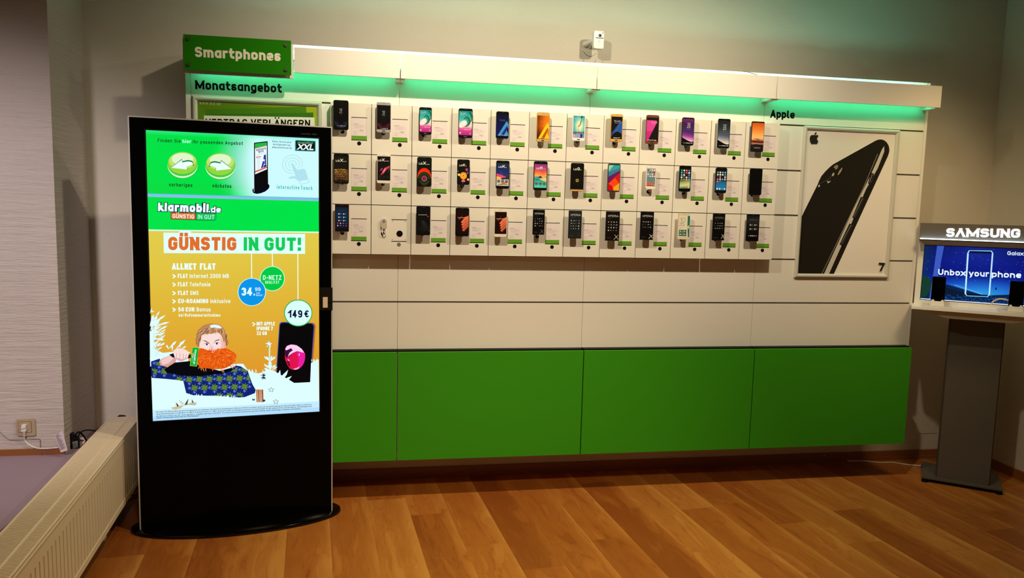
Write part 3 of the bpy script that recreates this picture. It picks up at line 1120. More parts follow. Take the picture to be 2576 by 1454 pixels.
def arcs(col, y=.72):
    def f(a, x0, y0, x1, y1):
        a.rect(x0, y0, x1, y1, (12, 11, 12))
        utext(a, '12', .39, .58, .36, .075, (200, 205, 210), .09)
        utext(a, '45', .39, .58, .45, .075, (150, 155, 160), .09)
        for k in range(5):
            R = .40 - k * .055
            pts = [(.5 + R * math.cos(math.radians(q)), y + R * math.sin(math.radians(q)) / a.asp) for q in range(0, 181, 12)]
            uline(a, pts, .004, mixc(col, (20, 18, 20), k * .16))
        uline(a, [(.45, .50), (.55, .50)], .006, (90, 92, 95))
        utext(a, 'Galaxy J5', .44, .80, .875, .022, (210, 210, 212), .2)
        uline(a, [(.24, .868), (.40, .868)], .008, (140, 140, 142))
    return f


def wave(a, x0, y0, x1, y1):
    def fn(u, v):
        base = ramp([(0, (20, 140, 150)), (.35, (60, 175, 180)), (.5, (150, 200, 200)), (.62, (225, 190, 215)), (.75, (205, 75, 160)), (1, (165, 35, 130))], v)
        if u > .78 and v > .33 and v < .72:
            base = mixc(base, (235, 232, 205), (u - .78) * 4.5 * (1 - abs(v - .5) * 3))
        return base
    a.field(x0, y0, x1, y1, 10, 24, fn)
    P = lambda u, v: (x0 + (x1 - x0) * u, y0 + (y1 - y0) * v)
    a.poly([P(.0, .62), P(.12, .48), P(.3, .40), P(.5, .38), P(.62, .46), P(.6, .56), P(.45, .58), P(.52, .62), P(.35, .66), P(.1, .70)], (250, 225, 232))
    a.poly([P(.34, .34), P(.48, .24), P(.66, .22), P(.82, .30), P(.90, .44), P(.80, .56), P(.62, .64), P(.34, .66), P(.55, .60), P(.63, .50), P(.60, .38), P(.48, .32)], (26, 96, 88))
    a.poly([P(.45, .29), P(.60, .27), P(.72, .34), P(.76, .46), P(.68, .56), P(.55, .61), P(.64, .50), P(.62, .38)], (58, 150, 130))
    a.poly([P(.66, .04), P(.80, .03), P(.98, .24), P(.98, .40), P(.86, .44), P(.93, .3), P(.86, .14)], (30, 110, 70))
    a.poly([P(.80, .03), P(.88, .03), P(.99, .16), P(.98, .24)], (24, 80, 50))
    utext(a, '12:45', x0 + .05, x0 + .48, y0 + .115, .06, (225, 240, 240), .07)
    uline(a, [(x0 + .06, y0 + .14), (x0 + .36, y0 + .14)], .006, (190, 225, 225))
    utext(a, 'Galaxy A5', .42, .86, y0 + .64, .024, (250, 235, 245), .2)
    uline(a, [(.18, y0 + .632), (.38, y0 + .632)], .007, (225, 160, 205))
    ucirc(a, x0 + .09, y1 - .075, .06, (250, 200, 230))
    ucirc(a, x1 - .10, y1 - .065, .055, (225, 170, 215))
    ucirc(a, x1 - .10, y1 - .065, .03, (150, 50, 120))


def chevron(bg, c1, c2, glow=None, title=(200, 220, 240)):
    def f(a, x0, y0, x1, y1):
        a.field(x0, y0, x1, y1, 6, 14, bg)
        P = lambda u, v: (x0 + (x1 - x0) * u, y0 + (y1 - y0) * v)
        a.poly([P(.10, .98), P(.86, .28), P(1, .42), P(1, .62), P(.88, .50), P(.34, .98)], c1)
        a.poly([P(.34, .98), P(.88, .50), P(.93, .56), P(.93, .60), P(.50, .98)], mixc(c1, c2, .8))
        a.poly([P(.60, .98), P(.86, .72), P(1, .88), P(1, .98)], c1)
        utext(a, '12:45', x0 + .20, x0 + .66, y0 + .235, .055, mixc(title, bg(.3, .2), .45), .07)
        utext(a, 'Galaxy A3', .38, .86, y1 - .03, .022, title, .2)
        uline(a, [(.16, y1 - .037), (.34, y1 - .037)], .007, title)
    return f


def marble(a, x0, y0, x1, y1):
    def fn(u, v):
        d = math.hypot(u - .55, (v - .45) * 1.2)
        c = ramp([(0, (240, 232, 190)), (.25, (225, 220, 190)), (.45, (120, 205, 190)), (.7, (60, 160, 185)), (1, (40, 120, 170))], d * 1.25)
        return mixc(c, (225, 150, 205), max(0, (v - .6) * 2.2 - u * .5))
    a.field(x0, y0, x1, y1, 10, 20, fn)
    P = lambda u, v: (x0 + (x1 - x0) * u, y0 + (y1 - y0) * v)
    a.poly([P(.62, 0), P(.84, 0), P(.82, .06), P(.72, .10), P(.74, .2), P(.66, .36), P(.62, .43), P(.45, .50), P(.40, .49), P(.58, .40), P(.62, .30), P(.70, .18), P(.68, .08)], (30, 60, 62))
    a.line([P(.42, .50), P(.46, .6), P(.54, .72)], .016, (70, 74, 80))
    a.rect(*P(0, .73), *P(1, .815), (70, 45, 70))
    utext(a, 'Galaxy S6 edge', x0 + .25, x1 - .06, y0 + .795 * (y1 - y0), .026, (235, 230, 235), .18)
    uline(a, [(x0 + .04, y0 + .775 * (y1 - y0)), (x0 + .2, y0 + .775 * (y1 - y0))], .008, (220, 215, 220))
    a.poly([P(.62, .82), P(.80, .82), P(.86, .9), P(.78, 1), P(.62, 1), P(.68, .92)], (50, 40, 120))
    utext(a, '12:45', x0 + .04, x0 + .50, y0 + .125, .062, (215, 235, 238), .06)
    ucirc(a, x0 + .1, y1 - .07, .04, (240, 215, 235))


def crescent(a, x0, y0, x1, y1):
    a.rect(x0, y0, x1, y1, (16, 15, 16))
    P = lambda u, v: (x0 + (x1 - x0) * u, y0 + (y1 - y0) * v)
    a.poly([P(1, .18), P(.76, .26), P(.5, .42), P(.25, .6), P(.02, .76), P(.0, .93), P(.18, .8), P(.35, .68), P(.6, .64), P(.85, .7), P(1, .75)], (30, 62, 130))
    a.poly([P(.98, .19), P(.7, .36), P(.5, .55), P(.36, .68), P(.6, .64), P(.85, .7), P(1, .75)], (34, 78, 165))
    uline(a, [P(.98, .19), P(.72, .36), P(.5, .56), P(.34, .69), P(.22, .76)], .006, (110, 165, 225))
    uline(a, [P(.34, .69), P(.6, .645), P(.98, .745)], .005, (90, 140, 205))
    utext(a, '12:45', x0 + .20, x0 + .74, y0 + .20, .068, (225, 225, 225), .08)
    uline(a, [(x0 + .3, y0 + .235), (x0 + .64, y0 + .235)], .008, (150, 150, 150))
    utext(a, 'Galaxy S7', x0 + .22, x0 + .76, y1 - .028, .030, (235, 235, 235), .2)


def seven(a, x0, y0, x1, y1):
    a.rect(x0, y0, x1, y1, (22, 20, 17))
    P = lambda u, v: (x0 + (x1 - x0) * u, y0 + (y1 - y0) * v)
    a.field(x0, y0 + .07, x0 + .01, y0 + .08, 1, 1, lambda u, v: (22, 20, 17))
    L0 = a.layer
    a.poly([P(0, .12), P(.80, .12), P(.86, .16), P(.84, .22), P(.12, 1), P(0, 1)], (190, 40, 130))
    a.poly([P(0, .12), P(.80, .12), P(.86, .16), P(.84, .22), P(.5, .58), P(0, .58)], (205, 62, 150))
    utext(a, '12:45', x0 + .30, x0 + .80, y0 + .185, .055, (235, 170, 205), .09)
    uline(a, [(x0 + .4, y0 + .215), (x0 + .72, y0 + .215)], .008, (225, 150, 195))
    utext(a, 'Galaxy S7 edge', x0 + .12, x0 + .80, y1 - .03, .028, (240, 235, 235), .2)


def horizon(stops, ridge):
    def f(a, x0, y0, x1, y1):
        a.field(x0, y0, x1, y1, 8, 26, lambda u, v: ramp(stops, v - .06 * u if v > .5 else v))
        P = lambda u, v: (x0 + (x1 - x0) * u, y0 + (y1 - y0) * v)
        a.poly([P(0, .73), P(.25, .79), P(.55, .86), P(.8, .90), P(1, .89), P(1, 1), P(0, 1)], (16, 13, 18))
        uline(a, [P(0, .728), P(.25, .788), P(.55, .858), P(.8, .898)], .007, ridge)
        utext(a, '12', x0 + .36, x0 + .62, y0 + .215, .078, (230, 230, 235), .09)
        utext(a, '23', x0 + .36, x0 + .62, y0 + .315, .078, (230, 230, 235), .09)
        uline(a, [(x0 + .36, y0 + .36), (x0 + .62, y0 + .36)], .006, (150, 150, 155))
        uline(a, [(x0 + .10, y1 - .036), (x0 + .34, y1 - .036)], .008, (200, 200, 200))
        utext(a, 'Galaxy S8', x0 + .36, x0 + .86, y1 - .026, .028, (240, 240, 240), .2)
    return f


def sunset(a, x0, y0, x1, y1):
    a.field(x0, y0, x1, y1, 3, 24, lambda u, v: ramp([(0, (205, 85, 30)), (.2, (230, 125, 50)), (.45, (245, 185, 110)), (.58, (245, 200, 140)), (.62, (190, 90, 60)), (.68, (90, 40, 35)), (.72, (225, 150, 120)), (.77, (150, 90, 95)), (.80, (32, 28, 30)), (1, (22, 21, 24))], v + .02 * math.sin(u * 9)))
    P = lambda u, v: (x0 + (x1 - x0) * u, y0 + (y1 - y0) * v)
    for k in range(4):
        a.blade(*P(.05 + .1 * k, .56 + .022 * k), *P(.9, .565 + .02 * k), .012, (180, 85, 50))
    a.poly([P(0, .68), P(.2, .655), P(.5, .67), P(.8, .675), P(1, .67), P(1, .715), P(.5, .71), P(0, .70)], (50, 24, 26))
    a.poly([P(0, .80), P(.4, .76), P(.7, .775), P(1, .78), P(1, 1), P(0, 1)], (30, 28, 30))
    utext(a, 'Galaxy Note8', x0 + .24, x0 + .72, y1 - .085, .026, (200, 200, 200), .16)
    uline(a, [(x0 + .06, y1 - .14), (x0 + .62, y1 - .125)], .004, (90, 88, 92))
    utext(a, '12:23', x0 + .34, x0 + .66, y0 + .17, .045, (240, 165, 95), .08)


def brand(a, x0, big, small, y=.21, x1=.86, col=(235, 235, 230)):
    utext(a, 'LG', x0, x0 + .24, y, .060, col, .2)
    utext(a, big, x0 + .29, x0 + .47, y, .098, col, .2)
    if small:
        utext(a, small, x0 + .50, min(x1, x0 + .50 + .075 * len(small) + .02), y, .032, mixc(col, (120, 120, 120), .3), .16)


def scales(a, x0, y0, x1, y1):
    a.rect(x0, y0, x1, y1, (26, 26, 22))
    brand(a, .15, 'X', 'cam', .27, col=(235, 235, 230))
    for j in range(5):
        n = 5
        for i in range(n + (j % 2)):
            u = x0 + (x1 - x0) * ((i + (.0 if j % 2 else .5)) / n)
            v = .53 + j * .075 + .035 * ((u - .5) * 2) ** 2
            col = mixc((190, 140, 60), (110, 70, 30), (i * 37 + j * 53) % 10 / 10)
            hw, hh = .10, .065
            uc = max(x0 + .03, min(x1 - .03, u))
            q = [(uc - hw, v), (uc - hw * .5, v - hh * .4), (uc, v - hh * .5), (uc + hw * .5, v - hh * .4), (uc + hw, v), (uc + hw * .35, v + hh * .9), (uc, v + hh * 1.5), (uc - hw * .35, v + hh * .9)]
            q = [(max(x0, min(x1, p[0])), p[1]) for p in q]
            a.poly(q, mixc(col, (40, 30, 22), .12 * j))
            a.poly([(max(x0, uc - .05), v + .03), (uc, v - .01), (min(x1, uc + .05), v + .03), (uc, v + hh * 1.3)], mixc((70, 62, 60), (32, 28, 26), .16 * j))
    ucirc(a, .47, .945, .018, (160, 160, 155))


def feather(a, x0, y0, x1, y1):
    a.rect(x0, y0, x1, y1, (22, 20, 20))
    brand(a, x0 + .03, 'X', 'screen', .245)
    P = lambda u, v: (x0 + (x1 - x0) * u, y0 + (y1 - y0) * v)
    a.poly([P(.95, .38), P(.75, .42), P(.55, .48), P(.36, .66), P(.22, .78), P(.32, .77), P(.5, .70), P(.66, .58), P(.92, .46)], (200, 60, 90))
    a.poly([P(.62, .46), P(.48, .56), P(.38, .68), P(.5, .66), P(.62, .56)], (235, 150, 165))
    a.poly([P(.18, .62), P(.28, .5), P(.44, .48), P(.36, .58)], (170, 50, 95))
    uline(a, [P(.95, .45), P(.86, .6), P(.8, .66)], .008, (130, 120, 90))
    for k in (.22, .5, .8):
        a.ring(*P(k, .86), .08, .08 / a.asp, .012, (70, 66, 64))


def dome(a, x0, y0, x1, y1):
    a.rect(x0, y0, x1, y1, (16, 24, 18))
    brand(a, .12, 'X', 'power', .255)
    P = lambda u, v: (x0 + (x1 - x0) * u, y0 + (y1 - y0) * v)
    rx, ry = (x1 - x0) / 2, .27
    cx, cy = (x0 + x1) / 2, .64
    a.poly([(cx + rx * math.cos(math.radians(q)), cy - ry * math.sin(math.radians(q))) for q in range(0, 181, 10)] + [(x0, .70), (cx, .76), (x1, .70)], (235, 45, 20))
    a.poly([(cx + rx * math.cos(math.radians(q)), cy + .02 - ry * .62 * math.sin(math.radians(q))) for q in range(0, 181, 10)] + [(x0, .72), (x1, .72)], (205, 70, 30))
    for rr, cc in ((.44, (30, 34, 20)), (.37, (60, 70, 20)), (.30, (20, 30, 24)), (.22, (40, 90, 110)), (.16, (200, 50, 70)), (.10, (30, 20, 60)), (.05, (220, 40, 60))):
        a.ell(cx, .73, rr, rr / a.asp * 1.05, cc)
    for k in (.16, .84):
        ucirc(a, k, .76, .08, (26, 30, 28))
    uline(a, [(.34, .945), (.66, .945)], .006, (120, 120, 118))


def buttons(a, x0, y0, x1, y1):
    a.rect(x0, y0, x1, y1, (22, 20, 18))
    brand(a, .16, 'K', '4', .27)
    for u, v, r_, c in ((.76, .40, .13, (150, 40, 70)), (.82, .53, .15, (25, 35, 100)), (.14, .61, .10, (225, 215, 140)), (.50, .645, .28, (238, 165, 25)), (.88, .79, .10, (240, 170, 130)), (.5, .86, .15, (215, 95, 135)), (.06, .47, .03, (190, 190, 180))):
        a.ell(u, v, r_, r_ / a.asp, c)
        a.ell(u, v, r_ * .4, r_ * .4 / a.asp, mixc(c, (250, 240, 225), .5))
        a.ell(u, v, r_ * .22, r_ * .22 / a.asp, mixc(c, (60, 30, 10), .5))
    a.rect(x0, .89, x1, y1, (22, 20, 18))
    ucirc(a, .46, .94, .02, (170, 168, 165))


def tent(a, x0, y0, x1, y1):
    a.field(x0, y0, x1, y1, 4, 20, lambda u, v: ramp([(0, (30, 52, 60)), (.15, (25, 42, 100)), (.45, (30, 50, 115)), (.58, (60, 50, 110)), (.66, (120, 90, 120)), (.68, (190, 190, 195)), (1, (150, 148, 150))], v))
    P = lambda u, v: (x0 + (x1 - x0) * u, y0 + (y1 - y0) * v)
    a.poly([P(0, .46), P(.3, .50), P(.7, .58), P(1, .66), P(.6, .68), P(.2, .70), P(0, .72)], (215, 70, 150))
    a.poly([P(0, .58), P(.35, .62), P(.7, .66), P(0, .74)], (240, 190, 90))
    a.poly([P(.3, .66), P(.52, .64), P(.7, .63), P(.9, .55), P(1, .56), P(1, .72), P(.7, .70), P(.5, .73)], (45, 48, 60))
    a.poly([P(0, .82), P(.3, .72), P(.6, .76), P(1, .70), P(1, 1), P(0, 1)], (196, 196, 200))
    a.poly([P(.3, .95), P(.72, .80), P(.9, .86), P(.5, .97)], (210, 130, 60))
    a.line([P(.1, .98), P(.5, .9), P(.9, .95)], .02, (90, 90, 95))
    for k in (.18, .5, .82):
        a.ell(*P(k, .80), .10, .10 / a.asp, (62, 60, 62))
        a.ell(*P(k, .80), .05, .05 / a.asp, (130, 128, 130))
    for k in range(7):
        a.ell(*P(.3 + .03 * k, .36 + .025 * k), .012, .007, (160, 175, 200), 8)
    brand(a, .18, 'K', '8', .255)


def beach(a, x0, y0, x1, y1):
    a.field(x0, y0, x1, y1, 4, 24, lambda u, v: ramp([(0, (130, 60, 140)), (.15, (170, 60, 140)), (.3, (215, 85, 95)), (.45, (245, 150, 70)), (.52, (250, 190, 110)), (.56, (60, 150, 165)), (.75, (60, 175, 165)), (1, (90, 215, 195))], v + .03 * math.sin(u * 7)))
    P = lambda u, v: (x0 + (x1 - x0) * u, y0 + (y1 - y0) * v)
    a.poly([P(.32, .56), P(.42, .51), P(.52, .50), P(.62, .55), P(.66, .57), P(.34, .58)], (70, 30, 30))
    a.poly([P(.4, .62), P(.9, .56), P(1, .58), P(1, .74), P(.7, .70)], (225, 205, 130))
    a.poly([P(.05, .66), P(.25, .64), P(.42, .66), P(.2, .69)], (30, 110, 110))
    for k in (.18, .5, .82):
        a.ell(*P(k, .83), .10, .10 / a.asp, (40, 44, 40))
        a.ring(*P(k, .83), .06, .06 / a.asp, .016, (150, 150, 140))
    brand(a, .18, 'K', '10', .275, .84)


def eye(a, x0, y0, x1, y1):
    a.rect(x0, y0, x1, y1, (18, 17, 14))
    brand(a, .20, 'G', '5', .255)
    rnd = random.Random(8)
    for k in range(40):
        q = rnd.uniform(0, 6.28)
        d = rnd.uniform(.12, .34)
        a.ell(.5 + d * math.cos(q), .62 + d * math.sin(q) / a.asp, .007, .004, (90, 80, 40), 6, up=False)
    for rr, cc in ((.14, (60, 52, 24)), (.115, (150, 135, 70)), (.09, (205, 190, 110)), (.06, (60, 34, 20)), (.03, (12, 8, 6))):
        a.ell(.5, .615, rr, rr / a.asp, cc)
    a.rect(x0, .935, x1, y1, (205, 160, 95))


def bands(a, x0, y0, x1, y1):
    P = lambda u, v: (x0 + (x1 - x0) * u, y0 + (y1 - y0) * v)
    a.rect(x0, y0, x1, y1, (205, 25, 20))
    a.poly([P(0, 0), P(1, 0), P(1, .10), P(.3, .22), P(0, .30)], (50, 160, 170))
    a.poly([P(0, 0), P(.45, 0), P(0, .26)], (140, 205, 190))
    a.poly([P(0, .30), P(.3, .22), P(1, .10), P(1, .22), P(0, .46)], (60, 120, 165))
    a.poly([P(0, .46), P(1, .20), P(1, .30), P(.5, .48), P(0, .68)], (95, 30, 105))
    a.poly([P(0, .68), P(.5, .48), P(.2, .64), P(0, .74)], (110, 25, 80))
    a.poly([P(0, .74), P(.6, .50), P(1, .72), P(.4, 1), P(0, 1)], (235, 75, 30))
    a.poly([P(.38, .90), P(1, .70), P(1, 1), P(.5, 1)], (235, 165, 35))
    a.poly([P(0, .74), P(.2, .78), P(.42, .86), P(.5, 1), P(0, 1)], (200, 10, 20))


def icons(bg, rows, dockc, gaps=(), seed=1, top=.04):
    def f(a, x0, y0, x1, y1):
        a.field(x0, y0, x1, y1, 4, 18, bg)
        rnd = random.Random(seed)
        cols = [(240, 240, 240), (245, 240, 225), (240, 90, 70), (60, 130, 230), (245, 180, 60), (60, 190, 120), (235, 80, 140), (250, 250, 250), (40, 40, 44), (90, 190, 215)]
        P = lambda u, v: (x0 + (x1 - x0) * u, y0 + (y1 - y0) * v)
        hu = .075
        hv = hu * (x1 - x0) / a.asp / (y1 - y0)

        def icon(u, v):
            cc = cols[rnd.randrange(len(cols))] if rnd.random() < .7 else (245, 245, 245)
            q = [P(u + hu * s_ * c_, v + hv * t_ * d_) for s_, t_, c_, d_ in ((-1, -1, 1, .6), (-1, -1, .6, 1), (1, -1, .6, 1), (1, -1, 1, .6), (1, 1, 1, .6), (1, 1, .6, 1), (-1, 1, .6, 1), (-1, 1, 1, .6))]
            a.poly(q, cc)
            a.ell(*P(u, v), hu * .5 * (x1 - x0), hv * .5 * (y1 - y0), mixc(cc, cols[rnd.randrange(len(cols))], .7), 10)
        for j in range(rows):
            for i in range(4):
                if (j, i) in gaps:
                    continue
                icon(.14 + .24 * i, top + .06 + .115 * j)
        for i in range(4):
            icon(.14 + .24 * i, .925)
    return f


def xmenu(bgc, title, rows, xcol, sub='', ty=.19, xpos=(.60, .93, .79, .93), fade=1.0):
    """dark promo face: a spaced title, rows of small marks and a big X"""
    def f(a, x0, y0, x1, y1):
        a.rect(x0, y0, x1, y1, bgc)
        tc_ = mixc(bgc, (225, 225, 220), fade)
        utext(a, title, .13, .90, ty, .068, tc_, .10, gap=.22)
        if sub:
            utext(a, sub, .13, .13 + .11 * len(sub), ty + .085, .050, mixc(bgc, (150, 150, 148), .5), .07)
        rnd = random.Random(len(title) + rows * 7 + int(sum(bgc)))
        for j in range(rows):
            v = ty + .17 + j * .095
            for i in range(4):
                u = .16 + .19 * i
                k = rnd.random()
                c_ = mixc(bgc, (230, 230, 228), rnd.uniform(.45, 1))
                if k < .25:
                    a.ell(u + .04, v, .045, .045 / a.asp, c_, 12)
                    a.ell(u + .04, v, .018, .018 / a.asp, bgc, 10)
                elif k < .5:
                    a.rect(u, v - .016, u + .055, v + .016, c_)
                elif k < .85:
                    a.rect(u, v - .008, u + .12, v + .003, c_)
                    a.rect(u, v + .010, u + .08, v + .016, mixc(bgc, c_, .6))
                else:
                    a.rect(u, v - .014, u + .03, v + .014, (200, 70, 45) if i == 1 else c_)
        uline(a, [(.10, .90), (.42, .90)], .006, mixc(bgc, (190, 190, 188), .55))
        if xcol:
            uline(a, [(xpos[0] + .06, xpos[2]), (xpos[1], xpos[3] + .02)], .013, xcol)
            uline(a, [(xpos[1] - .02, xpos[2] + .015), (xpos[0], xpos[3] + .03)], .013, xcol)
    return f


def tiles(a, x0, y0, x1, y1):
    a.field(x0, y0, x1, y1, 2, 10, lambda u, v: ramp([(0, (18, 18, 18)), (.15, (46, 46, 50)), (.5, (22, 22, 24)), (1, (8, 8, 8))], v))
    utext(a, 'XPERIA Z5', .24, .82, .225, .034, (130, 130, 132), .1, gap=.3)
    for j in range(2):
        for i in range(2):
            a.rect(.20 + .36 * i, .36 + .15 * j, .50 + .36 * i, .44 + .15 * j, (52, 52, 56))
            a.ell(.29 + .36 * i, .40 + .15 * j, .055, .055 / a.asp, (205, 205, 205), 14)
            a.ell(.29 + .36 * i, .40 + .15 * j, .022, .022 / a.asp, (50, 50, 54), 10)
            a.rect(.38 + .36 * i, .385 + .15 * j, .46 + .36 * i, .40 + .15 * j, (170, 170, 170))
    for i, c_ in enumerate(((120, 120, 120), (240, 240, 240), (235, 235, 235), (240, 150, 160), (110, 110, 110))):
        a.ell(.22 + .15 * i, .80, .05, .045 / a.asp, c_, 14)


def bluemenu(a, x0, y0, x1, y1):
    a.field(x0, y0, x1, y1, 3, 10, lambda u, v: ramp([(0, (22, 42, 66)), (.4, (20, 48, 98)), (1, (12, 28, 56))], v))
    utext(a, 'XPERIA', .24, .80, .25, .032, (70, 96, 130), .1, gap=.3)
    for j in range(3):
        for i in range(2):
            a.ell(.28 + .34 * i, .36 + .12 * j, .05, .05 / a.asp, (210, 225, 240), 12)
            a.rect(.35 + .34 * i, .345 + .12 * j, .46 + .34 * i, .358 + .12 * j, (150, 175, 205))
            a.rect(.35 + .34 * i, .365 + .12 * j, .43 + .34 * i, .373 + .12 * j, (110, 135, 170))
    uline(a, [(.3, .62), (.8, .45)], .005, (60, 100, 150))
    for j in range(2):
        for i in range(4):
            a.ell(.20 + .20 * i, .70 + .085 * j, .045, .045 / a.asp, [(225, 70, 70), (230, 230, 235), (230, 90, 90), (70, 110, 190)][(i + j) % 4], 12)


def rays(a, x0, y0, x1, y1):
    a.rect(x0, y0, x1, y1, (18, 19, 19))
    for k in range(9):
        uline(a, [(.30 + .03 * k, .47 + .004 * k), (.45 + .065 * k, .92 - .020 * k)], .0035, mixc((90, 95, 92), (30, 32, 32), abs(k - 5) / 6))
    utext(a, 'HUAWEI P9', .15, .74, .305, .026, (225, 205, 205), .2)
    a.ell(.82, .345, .05, .05 / a.asp, (200, 55, 50), 14)
    utext(a, '08:08', .08, .46, .80, .045, (52, 54, 54), .08)
    ucirc(a, .9, .84, .02, (170, 170, 170))


def stripes(a, x0, y0, x1, y1):
    a.rect(x0, y0, x1, y1, (30, 14, 12))
    P = lambda u, v: (x0 + (x1 - x0) * u, y0 + (y1 - y0) * v)
    for k in range(4):
        u = .38 + .03 * k
        v = .36 + .11 * k
        a.poly([P(u, v + .16), P(min(.98, u + .30), v - .06), P(1, v - .13), P(1, v + .02), P(min(1, u + .38), v + .10), P(u + .18, v + .22)], mixc((235, 110, 70), (150, 45, 30), k / 5))
        a.line([P(u + .06, v + .17), P(1, v - .07)], .018, (245, 165, 130))
    a.poly([P(.2, .38), P(.5, .22), P(.44, .30), P(.28, .42)], (150, 50, 35))
    utext(a, 'HUAWEI P10', .16, .78, .36, .026, (240, 210, 200), .2)


def bigclock(a, x0, y0, x1, y1):
    a.rect(x0, y0, x1, y1, (226, 218, 196))
    utext(a, '10', .12, .60, .315, .135, (70, 60, 45), .07)
    utext(a, '35', .08, .55, .48, .135, (70, 60, 45), .07)
    uline(a, [(.10, .555), (.46, .555)], .008, (150, 140, 120))
    P = lambda u, v: (x0 + (x1 - x0) * u, y0 + (y1 - y0) * v)
    a.poly([P(.80, 0), P(1, 0), P(1, 1), P(.92, 1), P(.86, .72), P(.80, .4)], (40, 150, 125))
    a.poly([P(.88, 0), P(1, 0), P(1, .5), P(.92, .4)], (20, 80, 70))
    a.poly([P(.82, .5), P(.96, .44), P(1, .56), P(.9, .64)], (205, 210, 120))
    a.poly([P(.86, .66), P(1, .60), P(1, 1), P(.90, 1)], (15, 110, 100))
    for j in range(2):
        for i in range(2):
            a.rect(.10 + .33 * i, .63 + .12 * j, .41 + .33 * i, .74 + .12 * j, (16, 84, 70))
            a.ell(.22 + .33 * i, .685 + .12 * j, .07, .07 / a.asp, (205, 225, 210), 14)
            a.ell(.22 + .33 * i, .685 + .12 * j, .03, .03 / a.asp, (16, 84, 70), 10)
            a.rect(.31 + .33 * i, .68 + .12 * j, .38 + .33 * i, .70 + .12 * j, (190, 215, 205))


